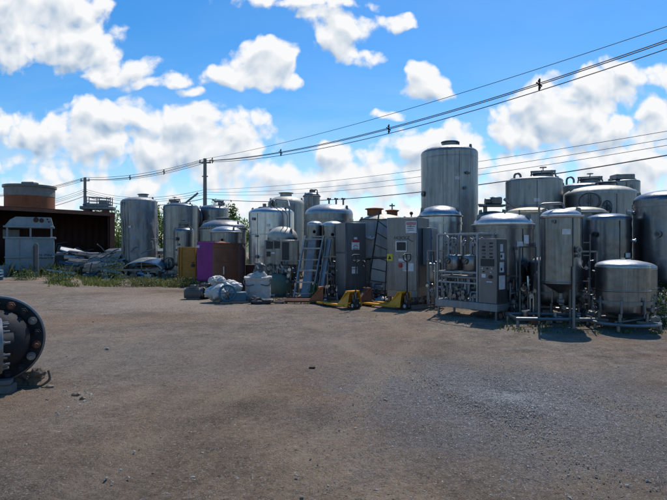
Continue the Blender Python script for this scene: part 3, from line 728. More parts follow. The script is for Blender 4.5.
nozzle(T, -90, 2.1); nozzle(T, -60, 1.4)
T = tank('right and larger of two slim round-headed vessels beside grey cabinet', 322.5, 343, 225, 221, 16.5, 'steel', dmat='lid', zb=.6, legs=3, name='filter_vessel', cat='vessel')
nozzle(T, -90, 2.0); nozzle(T, -120, 1.2); valve(T[0], (0, -.33, .8))
T = tank('steel tank with two rust-orange wrapped manways behind the black ladder', 358, 408, 225, 214, 18.6, 'beige', zb=.4)
for x, r, h, mt in ((-.32, .27, .22, 'rustor'), (.34, .2, .16, 'rustor')):
    mo, z = manway_top(T, x, r, h, mt, cap=1.3)
MB().cyl((.34, 0, T[3] + .4), (.34, 0, T[3] + .8), .025, None, 6).box((.34, 0, T[3] + .72), (.2, .05, .05)).build('vent_pipe', M['dark'], T[0])
T = tank('bright domed tank between light blue box and tall tank', 419, 461, 216, 206, 16.2, 'bright', zb=.5, rim=True, hoops=(.88,))
nozzle(T, -110, 1.9); nozzle(T, -60, 1.5)
T = tank('tallest grey steel tank towering over the yard', 421.5, 477, 154, 146.5, 18.6, 'warm', zb=.4, bands=(.36, .955), legs=6, wave=.009)
manway_top(T, .02, .3, .17, 'steel', cap=1.08)
m = MB(); m.cyl((.3, -.2, topz(T, .4) - .02), (.3, -.2, topz(T, .4) + .16), .035, None, 8).cyl((-.8, 0, T[3] - .02), (-.8, 0, T[3] + .2), .02, None, 6); m.build('vent_stub', M['dark'], T[0])
nozzle(T, -165, 3.55, .07, .08, 'dark'); nozzle(T, -165, 2.2, .06, .08, 'dark'); nozzle(T, -10, 2.3, .05, .1)
# --- right group
T = tank('steel tank with clamped hatch and hook vent next to the tallest tank', 507, 560.5, 181.5, 177.5, 16, 'warm', zb=.4, bands=(.4, .75))
hatch_frame(T, .3, 0, .72); hook_pipe(T, -.62, 0, .12, .2)
T = tank('yellowish-lidded tank just left of the cone bottomed tank', 507.5, 550, 213, 208, 13.6, 'steel', dmat='tan', zb=.5, rim=True)
nozzle(T, -120, 1.4); plate(T[0], -125, T[1], 1.75, .16, .2)
T = tank('rear tank with hook vent and clamped hatch, half hidden on the skyline', 559, 610, 188, 183.5, 18.2, 'steel', zb=.4)
hatch_frame(T, .1, -.2, .8); hook_pipe(T, -.65, 0, .2, .26)
T = tank('broad tank with pale dusty dome and side oval hatch', 566.5, 633, 195, 186, 15.6, 'warm', dmat='beige', zb=.4, bands=(.5,))
manway_top(T, .15, .25, .1, 'dark', -.1); side_oval(T, -132, 2.95, .3, .26, 'cabd'); side_oval(T, -108, 2.75, .12, .2, 'dark', 'sight_port')
T = tank('slender rear tank with flat dark hatch box on top', 609, 638, 182, 180, 18.6, 'warm', zb=.4)
m = MB(); z = T[3] + .05
m.box((-.05, 0, z + .12), (.68, .5, .2), None, .02).bar((.34, 0, z), (.34, 0, z + .22), .06); m.build('hatch_box', M['frame'], T[0])
loop_pipe(T, [(.1, -.5, T[3] - .1), (.15, -.53, 2.5), (.0, -.53, 1)], .03)
T = tank('mid height tank with dusty shallow lid behind the cone bottomed tank', 556, 604, 213, 207.5, 14, 'steel', dmat='beige', zb=.4, rim=True)
nozzle(T, -120, 1.9); MB().cyl((-.2, -.2, topz(T, .3) - .02), (-.2, -.2, topz(T, .3) + .05), .05, None, 10).build('vent_stub', M['dark'], T[0])
def dent2(a, z, r):
    u = a * 7; v = z * 9; row = int(v); d = ((u + (row % 2) * .5) % 1 - .5) ** 2 + (v % 1 - .5) ** 2
    return -.016 * math.exp(-d * 9) + .004 * noise.noise((math.cos(a) * 4, math.sin(a) * 4, z * 5))
T = tank('dimple jacketed bluish tank with a domed crinkled lid', 588, 629, 219, 213.5, 12.2, 'blue', zb=.4, dents=dent2)
T[0].children[0].name = 'shell'
MB().bar((.3, -.25, T[3] + .02), (.45, -.3, T[3] + .12), .05).ball((.44, -.3, T[3] + .12), .05).cyl((.33, -.27, T[3] - .1), (.33, -.27, T[3] + .1), .03, None, 8).build('relief_valve', M['dark'], T[0]); nozzle(T, -30, 1.75, .035, .1, 'bright')
nozzle(T, -150, 1.9, .04, .12, 'black')
T = tank('large glossy dark blue tank cut off by the right picture edge', 638, 702, 200, 190, 12, 'blue', zb=.75, hoops=(.93,), wave=.012, legs=4)
nozzle(T, -140, 1.9)
# cone-bottomed tank
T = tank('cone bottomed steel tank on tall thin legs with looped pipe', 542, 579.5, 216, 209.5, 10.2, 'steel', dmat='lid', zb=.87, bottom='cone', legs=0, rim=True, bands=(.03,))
t, R, zb, zs, hd = T
for k, a in enumerate((-80, 40, 165)):
    ar = R_(a); p = Vector((math.cos(ar) * (R + .03), math.sin(ar) * (R + .03), 0)); MB().cyl((p.x, p.y, .012), (p.x, p.y, zb + .35), .032, None, 10).cyl((p.x, p.y, 0), (p.x, p.y, .014), .06, None, 12).build('leg', M['frame'], t)
loop_pipe(T, [(-R - .08, -.05, .1), (-R - .08, -.05, zs + .24), (.02, -.1, zs + .26), (.02, -.1, zs + .02)], .022)
m = MB(); m.cyl((0, 0, zb - R * .55), (0, 0, .42), .045, None, 12).box((0, 0, .5), (.12, .12, .1), None, .02); m.build('outlet', M['frame'], t)
valve(t, (0, -.05, .38), (0, -1, 0), .04)
m = MB()
for k in range(5): m.bar((R + .02, -.1, .65 + .26 * k), (R + .16, -.12, .65 + .26 * k), .02)
m.cyl((R + .15, -.12, .4), (R + .15, -.12, 1.85), .014, None, 8); m.build('gauge_pipe', M['dark'], t)
# squat tanks with lug brackets on ring pipe frames
def squat(label, xl, xr, ys, yt, Y, mat, zb=.36):
    T = tank(label, xl, xr, ys, yt, Y, mat, dmat='lid', zb=zb, legs=0, name='squat_tank', bands=(.45,), wave=.004)
    t, R, zb, zs, hd = T
    b = MB(); b.lathe([(R + .006, zb + .14), (R + .03, zb + .14), (R + .03, zb + .2), (R + .006, zb + .2)], 56); b.build('hoop', M['frame'], t)
    for k in range(8):
        a = 2 * math.pi * (k + .3) / 8; u = Vector((math.cos(a), math.sin(a), 0)); m = MB(); q = Matrix.Rotation(a, 3, 'Z')
        m.box(u * (R + .03) + Vector((0, 0, zb + .1)), (.05, .05, .26), q, .008); m.cyl(u * (R + .035) + Vector((0, 0, zb - .1)), u * (R + .035) + Vector((0, 0, zb + .28)), .012, None, 6); m.build('clamp_lug', M['frame'], t)
    for k in range(4):
        a = 2 * math.pi * (k + .6) / 4; MB().cyl((R * .85 * math.cos(a), R * .85 * math.sin(a), .16), (R * .85 * math.cos(a), R * .85 * math.sin(a), zb), .03, None, 10).build('leg', M['frame'], t)
    m = MB(); m.ring((0, 0, .13), R + .14, .035, n=40, seg=8)
    for k in range(4):
        a = 2 * math.pi * (k + .6) / 4; m.bar((R * .5 * math.cos(a), R * .5 * math.sin(a), .13), ((R + .14) * math.cos(a), (R + .14) * math.sin(a), .13), .05); m.cyl(((R + .14) * math.cos(a), (R + .14) * math.sin(a), 0), ((R + .14) * math.cos(a), (R + .14) * math.sin(a), .13), .03, None, 8)
    m.build('base_ring', M['frame'], t); nozzle(T, -60, zb + .05, .03, .1); valve(t, (-R - .08, -.1, zb + .05), (-1, -.2, 0), .035); valve(t, (R + .06, -.1, zb + .02), (1, -.4, 0), .035)
    MB().cyl((0, 0, zs + hd - .01), (0, 0, zs + hd + .03), .05, None, 12).build('cap', M['bright'], t)
    return T
squat('squat shiny tank with clamp lugs on a ring pipe base, in front at right', 598, 647, 265.5, 259.5, 9.9, 'steel')
squat('second squat tank half hidden right behind the front lugged one', 604, 653, 267, 260.5, 11, 'steel')
squat('squat lugged tank standing behind the cone bottomed one', 532, 580, 261, 256, 11.3, 'steel', .42)

# pipe frames lying on ground at right
t = thing('pipe_rack', 'low rectangular pipe frame under the cone bottomed tank', 'pipe rack', (xat(552, 10.1), 10.25, 0), R_(-4))
m = MB(); m.tube([(-.75, -.35, .17), (.8, -.35, .17), (.8, .4, .17), (-.75, .4, .17)], .035, 8, closed=True); m.build('rail', M['frame'], t)
for x, y in ((-.72, -.33), (.77, -.33), (.77, .38), (-.72, .38)): MB().cyl((x, y, 0), (x, y, .15), .03, None, 8).build('foot', M['frame'], t)
t = thing('pipe_rack', 'bent pipe rail on short feet at right weeds', 'pipe rack', (xat(640, 9.6), 9.9, 0), R_(30))
MB().tube([(-.5, 0, .14), (.5, 0, .14), (.55, .6, .14)], .03, 8).build('rail', M['frame'], t)
for x in (-.45, .45): MB().cyl((x, 0, 0), (x, 0, .13), .025, None, 8).build('foot', M['frame'], t)
# small pumps and loose valves on the ground
def pump(label, px, py, s=1.0, rz=0, mat='frame', cat='pump'):
    Y = gy(py); t = thing('pump', label, cat, (xat(px, Y), Y, 0), rz, 'small pumps and valves on the ground')
    MB().box((0, 0, .03 * s), (.42 * s, .2 * s, .06 * s), None, .008).build('base', M['frame'], t)
    m = MB(); m.cyl((-.2 * s, 0, .17 * s), (.06 * s, 0, .17 * s), .095 * s, None, 18)
    for k in range(8): a = k * math.pi / 4; m.box((-.08 * s, .1 * s * math.cos(a), .17 * s + .1 * s * math.sin(a)), (.2 * s, .014 * s, .02 * s), Matrix.Rotation(a, 3, 'X'))
    m.build('motor', M[mat], t)
    m = MB(); m.cyl((.07 * s, 0, .17 * s), (.17 * s, 0, .17 * s), .12 * s, None, 20).cyl((.12 * s, 0, .25 * s), (.12 * s, 0, .38 * s), .035 * s, None, 10).cyl((.12 * s, 0, .36 * s), (.12 * s, 0, .385 * s), .06 * s, None, 12).cyl((.16 * s, 0, .17 * s), (.25 * s, 0, .17 * s), .035 * s, None, 10); m.build('volute', M['steel'], t)
pump('small pump on the ground left of cone bottomed tank', 522, 318, 1.0, R_(20))
pump('little pump between cone bottomed tank and squat tank', 590, 323, 1.0, R_(110))
pump('pump partly under the dimple jacketed tank', 603, 318, .9, R_(200))
pump('pump at right beside the second squat tank', 655, 328, .9, R_(60))
pump('rusty pump lying before the cone bottomed tank rail', 574, 322, .8, R_(-30), 'rust')

# ------------------------------------------------------------------ skid with control panel
p0 = Vector((xat(436, 12.0), 12.0, 0)); p1 = Vector((xat(498, 10.75), 10.75, 0)); ux = (p1 - p0); LEN = ux.length; rz = math.atan2(ux.y, ux.x)
t = thing('process_skid', 'steel pipe skid with two small pots and a button control panel', 'process skid', p0, rz)
D = .68
m = MB(); zb0 = .2
for y in (0, D): m.box((LEN / 2, y, zb0 + .08), (LEN, .07, .17), None, .01)
for x in (.04, LEN - .04, LEN * .45): m.box((x, D / 2, zb0 + .08), (.07, D - .075, .15), None, .01)
m.box((LEN / 2, D / 2, zb0 + .165), (LEN - .08, D - .08, .01)); m.build('base_frame', M['ltgrey'], t)
for x in (.06, LEN - .06):
    for y in (.03, D - .03): MB().cyl((x, y, .012), (x, y, zb0), .03, None, 10).cyl((x, y, 0), (x, y, .014), .06, None, 12).build('foot', M['frame'], t)
LU = LEN * .68
m = MB(); zt = 1.9
for x in (.03, LU):
    for y in (.03, D - .03): m.bar((x, y, zb0 + .17), (x, y, zt), .045, None, .004)
for z in (zt, 1.02, .78):
    for y in (.03, D - .03): m.bar((.055, y, z), (LU - .025, y, z), .04, None, .004)
    for x in (.03, LU): m.bar((x, .055, z), (x, D - .055, z), .04, None, .004)
for x in (LU * .36, LU * .72): m.bar((x, .03, zb0 + .17), (x, .03, .76), .035)
m.build('upright_frame', M['ltgrey'], t)
MB().box((LU / 2, D / 2, .9), (LU - .06, D - .1, .06), None, .01).build('shelf', M['frame'], t)
for x in (LU * .30, LU * .74):
    v = MB(); v.lathe([(0, 1.05), (.2, 1.05), (.21, 1.07), (.21, 1.36), (.19, 1.4), (.1, 1.43), (0, 1.435)], 32, (x, .26, 0)); vo = v.build('pot', M['steel'], t)
    g_ = MB(); g_.cyl((x - .03, .055, 1.28), (x - .03, .02, 1.28), .07, None, 20); g_.ring((x - .03, .018, 1.28), .07, .01, (0, 1, 0), 20).bar((x - .08, .01, 1.23), (x + .03, .01, 1.33), .012); g_.build('gauge', M['dark'], vo)
    MB().cyl((x, .26, 1.43), (x, .26, 1.6), .03, None, 10).ring((x, .26, 1.6), .06, .01, n=14).build('stem_valve', M['frame'], vo)
m = MB(); random.seed(3)
for k in range(40):
    x = random.uniform(.12, LU - .05); y = random.uniform(.08, D - .1); z = random.uniform(.38, .7); x2 = min(LU, max(.08, x + random.choice((-1, 1)) * random.uniform(.2, .5)))
    m.tube(bend([(x, y, zb0 + .17), (x, y, z), (x2, y, z), (x2, y + random.uniform(-.05, .1), .88)], .06), random.choice((.018, .024, .03)), 8)
for k in range(18):
    x = random.uniform(.1, LU); y = random.uniform(.1, D - .1); m.tube(bend([(x, y, 1.4), (x, y, random.uniform(1.6, 1.85)), (x + random.uniform(-.25, .25), y + .1, random.uniform(1.55, 2.0))], .05), random.choice((.014, .02)), 8)
m.build('pipework', M['ltgrey'], t)
for k in range(20): valve(t, (random.uniform(.1, LU), random.uniform(.0, .1), random.uniform(.42, .68)), (0, -1, 0), random.uniform(.03, .045), k % 2 == 0, random.choice(('steel', 'frame')))
for k in range(4): valve(t, (LU * (.15 + .23 * k), .2, 1.66), (0, -1, 0), .03, True, 'frame')
m = MB(); m.ring((LU * .62, .0, .55), .09, .013, (0, 1, .2), 18).ring((LU * .55, .04, .5), .06, .012, (0, 1, 0), 16); m.build('handwheel', M['frame'], t)
# control panel
px0, px1 = LU + .06, LEN - .01; pw = px1 - px0; pd = .42; z0, z1 = zb0 + .17, 1.78
cp = MB().box(((px0 + px1) / 2, pd / 2 - .03, (z0 + z1) / 2), (pw, pd, z1 - z0), None, .008).build('control_panel', M['panel'], t)
yF = -.03
MB().box(((px0 + px1) / 2, yF - .006, 1.26), (pw * .72, .012, .16), None, .003).build('screen', M['glass'], cp)
for r in range(5):
    for c in range(2):
        x = px0 + pw * (.3 + .4 * c); z = 1.68 - .075 * r
        MB().box((x, yF - .006, z), (.075, .014, .035), None, .003).build('push_button', M['ink'] if (r + c) % 3 else M['dark'], cp)
for k, (fx, z) in enumerate(((.25, 1.13), (.5, 1.13), (.75, 1.13), (.3, 1.06), (.7, 1.05))): MB().cyl((px0 + pw * fx, yF + .001, z), (px0 + pw * fx, yF - .02, z), .016, None, 12).build('knob', M['ink'] if k % 2 else M['gauge'], cp)
MB().cyl((px0 + pw * .68, yF, .95), (px0 + pw * .68, yF - .04, .95), .04, None, 18).build('selector_switch', M['black'], cp)
MB().box((px0 + pw * .3, yF - .003, .97), (.1, .006, .08)).build('paper_label', M['paper'], cp)
MB().box((px0 + pw * .6, yF - .003, .84), (.14, .006, .02)).build('paper_label', M['paper'], cp)
sp_ = MB().box((px1 + .004, pd / 2 - .03, (z0 + z1) / 2), (.008, pd - .03, z1 - z0 - .05)).build('side_door', M['cabd'], cp)
for z, h, y, w in ((1.58, .16, .12, .11), (1.4, .14, .15, .15), (1.16, .22, .13, .17), (.83, .3, .14, .24)):
    MB().box((px1 + .011, y + .02, z), (.005, w, h)).build('paper_notice', M['paper'], cp)
for z in (1.4, 1.12): MB().cyl((px1 + .012, .13, z), (px1 + .016, .13, z), .035, None, 16).build('printed_mark', M['ink'], cp)
MB().cyl((px1 - .08, .05, z1), (px1 - .08, .05, z1 + .07), .012, None, 8).ball((px1 - .08, .05, z1 + .08), .022, seg=10).build('beacon', M['dark'], cp)
# tank behind the skid
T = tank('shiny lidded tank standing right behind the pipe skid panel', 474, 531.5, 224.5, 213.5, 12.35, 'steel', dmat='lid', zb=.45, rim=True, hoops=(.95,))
for x in (-.05, .3): MB().cyl((x, -.3, topz(T, .35) - .02), (x, -.3, topz(T, .35) + .1), .02, None, 8).build('vent_stub', M['dark'], T[0])
plate(T[0], -62, T[1], 1.78, .16, .2); valve(T[0], (.25, -.68, .7), (.2, -1, 0), .05); valve(T[0], (.5, -.52, .5), (.6, -1, 0), .05); nozzle(T, -70, 1.2)
m = MB()
for k in range(6):
    m.tube(bend([(.2 + .07 * k, -.72 + .04 * k, .25), (.2 + .07 * k, -.75 + .04 * k, .5 + .15 * (k % 3)), (.45 + .04 * k, -.62 + .04 * k, .6 + .12 * k)], .05), .02, 8)
m.build('pipework', M['steel'], T[0])
side_oval(T, -58, 1.1, .12, .16, 'dark', 'sight_port')
# motor drive behind: on a bracket rail of a rear vessel
T = tank('rear vessel with motor drive and pipe arm between tall tanks', 478, 506, 216, 211, 14.6, 'steel', zb=.5)
m = MB(); m.cyl((-.2, 0, T[3]), (-.2, 0, T[3] + .32), .06, None, 10).box((0, 0, T[3] + .3), (.7, .3, .06), None, .01).box((.1, 0, T[3] + .44), (.32, .28, .22), None, .03).cyl((-.2, 0, T[3] + .42), (-.06, 0, T[3] + .42), .1, None, 14); m.build('drive_motor', M['cabd'], T[0])
MB().bar((.35, 0, T[3] + .5), (.75, 0, T[3] + .22), .07).bar((-.4, 0, T[3] + .33), (.85, 0, T[3] + .3), .05).build('pipe_arm', M['frame'], T[0])

# ------------------------------------------------------------------ cabinets in the centre
def text_mesh(name, s, size, mat, parent, loc, rot, font_shear=0.0, th=.002):
    cu = bpy.data.curves.new(name, 'FONT'); cu.body = s; cu.size = size; cu.extrude = th; cu.shear = font_shear; cu.align_x = 'CENTER'; cu.align_y = 'CENTER'
    o = bpy.data.objects.new(name, cu); COL.objects.link(o)
    me = bpy.data.meshes.new_from_object(o.evaluated_get(bpy.context.evaluated_depsgraph_get()))
    bpy.data.objects.remove(o); me.materials.clear(); me.materials.append(mat)
    q = bpy.data.objects.new(name, me); COL.objects.link(q); q.parent = parent; q.location = loc; q.rotation_euler = rot
    return q
# main control cabinet
cr = Vector((xat(418, 13.5), 13.5, 0)); wD, dD = .9, 1.0; th_ = R_(-28); zD0, zD1 = .22, zat(217, 13.6)
t = thing('control_cabinet', 'steel control cabinet with screen, danger notice and light blue side box', 'cabinet', cr, th_)
MB().box((-wD / 2, dD / 2, (zD0 + zD1) / 2), (wD, dD, zD1 - zD0), None, .012).build('body', M['cab'], t)
dr = MB().box((-wD / 2, -.012, (zD0 + zD1) / 2 + .08), (wD - .06, .022, zD1 - zD0 - .22), None, .006).build('door', M['cab'], t)
for z in (.6, 1.3, 2.1): MB().cyl((-.02, -.02, z - .05), (-.02, -.02, z + .05), .013, None, 8).build('hinge', M['dark'], dr)
for x in (-wD + .06, -.06):
    for y in (.06, dD - .06): MB().box((x, y, zD0 / 2), (.08, .08, zD0), None, .005).build('leg', M['dark'], t)
fy = -.026
def fpx(px): # door x from picture column
    return -wD + (px - 388) / 30 * wD
def fz(py): return zat(py, 13.7)
m = MB().box((fpx(402.5), fy - .012, fz(246.5)), (.33, .03, .30), None, .006).build('screen_bezel', M['gauge'], dr)
MB().box((fpx(402.7), fy - .029, fz(246.3)), (.265, .006, .225), None, .002).build('screen', M['glass'], m)
sg = MB().box((fpx(411.8), fy - .003, fz(227.3)), (.31, .006, .32)).build('notice', M['paper'], dr)
MB().box((fpx(411.8), fy - .0085, fz(223.7)), (.27, .004, .07)).build('notice_header', M['red'], sg)
text_mesh('notice_lettering', 'DANGER', .062, M['paper'], sg, (fpx(411.8), fy - .012, fz(223.7)), (R_(90), 0, 0))
m = MB()
for k in range(3): m.box((fpx(411.8) - .02 * (k % 2), fy - .0075, fz(226.6 + 1.9 * k)), (.22 - .03 * k, .003, .013))
m.build('notice_lines', M['ink'], sg)
text_mesh('notice_lettering', '1. 480', .05, M['ink'], sg, (fpx(410.5), fy - .0075, fz(225.8) - .012), (R_(90), 0, 0))
text_mesh('marker_writing', 'HOJOLZ', .12, M['ink'], dr, (fpx(402.3), fy - .001, fz(238)), (R_(90), 0, 0), .35)
m = MB().tube([(fpx(409), fy - .003, fz(238.6)), (fpx(411), fy - .003, fz(240.5)), (fpx(413.6), fy - .003, fz(241.6))], .008, 5).build('marker_stroke', M['ink'], dr)
ys_ = MB().box((fpx(391.2), fy - .003, fz(257.5)), (.17, .005, .19)).build('warning_sticker', M['stickyel'], dr)
m = MB(); m.poly([(fpx(391.2) - .055, fy - .008, fz(257.5) - .05), (fpx(391.2) + .055, fy - .008, fz(257.5) - .05), (fpx(391.2), fy - .008, fz(257.5) + .055)], .003, (0, -1, 0)); m.build('warning_mark', M['ink'], ys_)
MB().box((fpx(403.8), fy - .003, fz(260)), (.24, .006, .075)).build('paper_label', M['paper'], dr)
pl = MB().box((fpx(409.2), fy - .003, fz(267)), (.31, .006, .22)).build('paper_notice', M['paper'], dr)
m = MB()
for i in range(3):
    for k in range(5): m.box((fpx(405.2) + .055 * i, fy - .0075, fz(263.8) - .04 * k), (.035, .003, .016))
m.build('printed_lines', M['ink'], pl)
MB().lathe([(0, 0), (.06, .0), (.062, .012), (.045, .03), (0, .036)], 20, (fpx(401.7), fy, fz(265.3)), (0, -1, 0)).build('emergency_stop', M['red'], dr)
MB().cyl((fpx(410), .15, zD1), (fpx(410), .15, zD1 + .07), .018, None, 8).ball((fpx(410), .15, zD1 + .11), .05, seg=12).build('beacon', M['black'], t)
m = MB()
for k in range(6): m.box((fpx(397 + 3.2 * k), fy - .003, fz(256.5)), (.02, .006, .014))
m.build('indicator_row', M['ink'], dr)
sb = MB().box((.13, .66, zat(246.5, 14.1)), (.24, .62, 1.04), None, .015).build('side_box', M['ltblue'], t)
MB().box((.254, .66, zat(246.5, 14.1)), (.012, .54, .94), None, .005).build('side_box_door', M['ltblue'], sb)
for z in (1.35, 1.85): MB().cyl((.265, .42, z - .03), (.265, .42, z + .03), .012, None, 8).build('latch', M['dark'], sb)
MB().box((.006, .5, .95), (.012, .8, .9)).build('side_panel', M['cabd'], t)
# dark grey tall cabinet turned towards the right
cB = Vector((xat(346, 14.6), 14.6, 0)); thB = R_(24); wB, dB = .66, .74; zB1 = zat(222.5, 14.7)
t = thing('grey_cabinet', 'dark grey cabinet with red-headed notice left of the black ladder', 'cabinet', cB, thB)
MB().box((wB / 2, dB / 2, (zB1 + .1) / 2), (wB, dB, zB1 - .1), None, .012).build('body', M['cabd'], t)
MB().box((-.006, dB / 2, (zB1 + 1.45) / 2 - .01), (.012, dB - .05, zB1 - 1.47), None, .004).build('upper_lit_side_panel', M['cab'], t)  # both side panels in paler steel: the lit face is painted in
MB().box((-.006, dB / 2, .78), (.012, dB - .05, 1.24), None, .004).build('lower_lit_side_panel', M['cab'], t)
dr = MB().box((wB / 2, -.01, (zB1 + .1) / 2), (wB - .05, .02, zB1 - .2), None, .005).build('door', M['cabd'], t)
zz = lambda py: zat(py, 14.5)
sg = MB().box((.3, -.023, zz(245.2)), (.25, .006, .26)).build('notice', M['paper'], dr)
MB().box((.3, -.028, zz(241.3)), (.24, .004, .06)).build('notice_header', M['red'], sg)
MB().box((.3, -.027, zz(238.2)), (.1, .006, .06)).build('paper_label', M['paper'], dr)
m = MB().tube([(.22, -.028, zz(247)), (.26, -.028, zz(245.5)), (.32, -.028, zz(245.3)), (.38, -.028, zz(247))], .008, 5)
for k in range(2): m.box((.3, -.0275, zz(248.4 + 1.2 * k)), (.18, .003, .012))
m.build('notice_lines', M['ink'], sg)
s2 = MB().box((.27, -.023, zz(270.5)), (.18, .006, .2)).build('paper_notice', M['paper'], dr); MB().box((.27, -.028, zz(269)), (.16, .004, .02)).build('printed_lines', M['ink'], s2)
MB().bar((.2, -.04, zz(260.5)), (.4, -.04, zz(260.2)), .02).build('handle', M['gauge'], dr)
for x in (.06, wB - .06):
    for y in (.06, dB - .06): MB().box((x, y, .05), (.08, .08, .1)).build('leg', M['dark'], t)
# box machine behind ladder: grey upper case over a pale door
YC = 15.4; x0, x1 = xat(361, YC), xat(391, YC)
t = thing('case_machine', 'grey steel case with pale white lower door behind the black ladder', 'machine', ((x0 + x1) / 2, YC, 0))
wC = x1 - x0; zc0, zc1 = zat(258, YC), zat(219.5, YC)
MB().box((0, .35, (zc0 + zc1) / 2), (wC, .7, zc1 - zc0), None, .012).build('upper_case', M['cab'], t); MB().box((0, .34, zc1 + .012), (wC + .05, .76, .024), None, .006).build('top_flange', M['dark'], t); MB().box((.02, -.008, (zc0 + zc1) / 2), (wC - .1, .016, zc1 - zc0 - .1), None, .004).build('front_cover', M['ltgrey'], t); MB().box((0, .0, zc0 + .02), (wC, .03, .035)).build('lower_trim', M['dark'], t)
m = MB()
for x in (-wC / 2 + .03, wC / 2 - .03):
    for y in (.03, .67): m.box((x, y, zc0 / 2), (.05, .05, zc0 - .005))
m.bar((-wC / 2 + .06, .03, .2), (wC / 2 - .06, .03, .2), .05); m.build('frame', M['frame'], t)
MB().box((.09, .02, zc0 / 2 + .12), (.5, .03, zc0 - .3), None, .005).build('pale_door', M['pale'], t)
MB().box((-.02, .4, zc0 / 2 + .1), (wC - .12, .5, zc0 - .3), None, .01).build('inner_box', M['cabd'], t)
m = MB().tube(bend([(-.3, 0, zc1 - .5), (-.3, -.12, zc1 - .55), (-.15, -.14, zc1 - .6), (-.05, -.1, zc1 - .55)], .05), .03, 8).box((-.2, -.06, zc1 - .55), (.1, .12, .09), None, .01); m.build('latch_arm', M['gauge'], t)
# wedge of grey boxes behind between cabinet and case
YK = 16.6
t = thing('duct_box', 'boxy grey sheet metal casing between grey cabinet and case', 'duct', (xat(372, YK), YK, 0))
m = MB(); m.poly([(-.85, 0, .6), (.6, 0, .6), (.6, 0, zat(219, YK)), (-.85, 0, zat(221.5, YK))], .6, (0, 1, 0)); m.build('casing', M['steel'], t)
MB().box((-.1, .3, .3), (1.2, .5, .6)).build('stand', M['cabd'], t)

# ladders and plates
def ladder(label, a0, a1, b0, b1, rungs, mat, w=.045, rr=.014, name='ladder'):
    a0, a1, b0, b1 = map(Vector, (a0, a1, b0, b1)); org = Vector((a0.x, a0.y, 0)); t = thing(name, label, 'ladder', org)
    for p, q in ((a0, a1), (b0, b1)): MB().bar(p - org, q - org, w * .6, w, .003).build('rail', M[mat], t)
    for f in rungs: MB().bar(a0.lerp(a1, f) - org, b0.lerp(b1, f) - org, rr * 2, rr * 2.2).build('rung', M[mat], t)
ladder('thin black ladder leaning on the grey case', (xat(366, 14.5), 14.5, 0), at(379.5, 210, 15.0), (xat(384.5, 14.4), 14.4, 0), at(389, 219, 14.95), (.1, .23, .36, .49, .62, .75, .88), 'black')
ladder('grey steel ladder with wide rungs leaning before the twin vessels', (xat(293.5, 15.05), 15.05, 0), at(305, 236, 15.75), (xat(312, 15.05), 15.05, 0), at(323.5, 236, 15.75), (.1, .27, .45, .62, .8, .95), 'ltgrey', .07, .02)
m = MB(); a, b_ = Vector((xat(300, 15.2), 15.2, 0)), Vector((xat(309, 15.2), 15.2, 0)); c_, d_ = at(316, 239, 15.9), at(308.5, 239, 15.9)
tag(m.poly([Vector((0, 0, 0)), b_ - a, c_ - a, d_ - a], .05, (0, 1, .12)).build('steel_plate', M['ltgrey'], loc=a), 'flat grey steel plate propped up beside the wide ladder', 'plate')
m = MB(); a = Vector((xat(319, 14.95), 14.95, 0)); e = at(329, 239, 15.6) - a
m.bar((0, 0, .02), e, .16, .02).bar(Vector((-.07, -.03, .02)), e + Vector((-.07, -.03, 0)), .02, .07).bar(Vector((.07, -.03, .02)), e + Vector((.07, -.03, 0)), .02, .07)
tag(m.build('steel_channel', M['ltgrey'], loc=a), 'narrow steel channel leaning right of the flat steel plate', 'channel')
t = thing('pipe_stand', 'open square tube stand in front of the twin slim vessels', 'stand', (xat(322, 15.6), 15.9, 0))
m = MB()
for x in (-.35, .45):
    m.bar((x, 0, 0), (x, 0, zat(236.5, 15.9)), .04); m.bar((x, .45, 0), (x, .45, zat(236.5, 15.9)), .04)
for z in (zat(236.5, 15.9), 1.0): m.bar((-.33, 0, z), (.43, 0, z), .04); m.bar((-.33, .45, z), (.43, .45, z), .04)
m.build('frame', M['frame'], t)
m = MB()
for k in range(9):
    x = -.3 + .08 * k; m.tube(bend([(x, .1 + .03 * (k % 3), 0), (x, .1, .4 + .13 * (k % 4)), (x + .2, .15, .5 + .1 * (k % 5)), (x + .2, .3, 1.2)], .06), .02 + .006 * (k % 3), 8)
m.build('pipework', M['steel'], t)
for k in range(4): valve(t, (-.25 + .2 * k, -.02, .6 + .18 * (k % 3)), (0, -1, 0), .045)

# ------------------------------------------------------------------ small skid with screen box and beige dome
Ys = 16.7; X0, X1 = xat(264.5, Ys), xat(298, Ys)
t = thing('filter_skid', 'small skid with screen box above a tangle of pipes and gauge', 'process skid', ((X0 + X1) / 2, Ys, 0))
w = X1 - X0; zt0, zt1 = zat(265, Ys), zat(240, Ys)
bx = MB().box((0, .3, (zt0 + zt1) / 2), (w, .6, zt1 - zt0), None, .015).build('screen_box', M['steel'], t)
def sx_(px): return xat(px, Ys) - (X0 + X1) / 2
for xa, xb, ya, yb, nm, mt in ((266, 273, 241, 249, 'screen', 'glass'), (274, 280, 241, 248.5, 'screen', 'glass'), (266.5, 270.5, 251.5, 256.5, 'dark_panel', 'ink'), (282, 289, 242, 260, 'window', 'glass')):
    MB().box((sx_((xa + xb) / 2), -.008, zat((ya + yb) / 2, Ys)), ((xb - xa) * Ys / F, .018, (yb - ya) * Ys / F), None, .004).build(nm, M[mt], bx)
MB().box((sx_(273), -.004, zat(253, Ys)), (.1, .008, .05)).build('paper_label', M['paper'], bx)
m = MB()
for x in (-w / 2 + .04, w / 2 - .04, 0):
    for y in (.04, .56): m.bar((x, y, .1), (x, y, zt0), .045)
m.box((0, .3, .1), (w + .1, .7, .12), None, .01); m.build('frame', M['frame'], t)
m = MB(); random.seed(11)
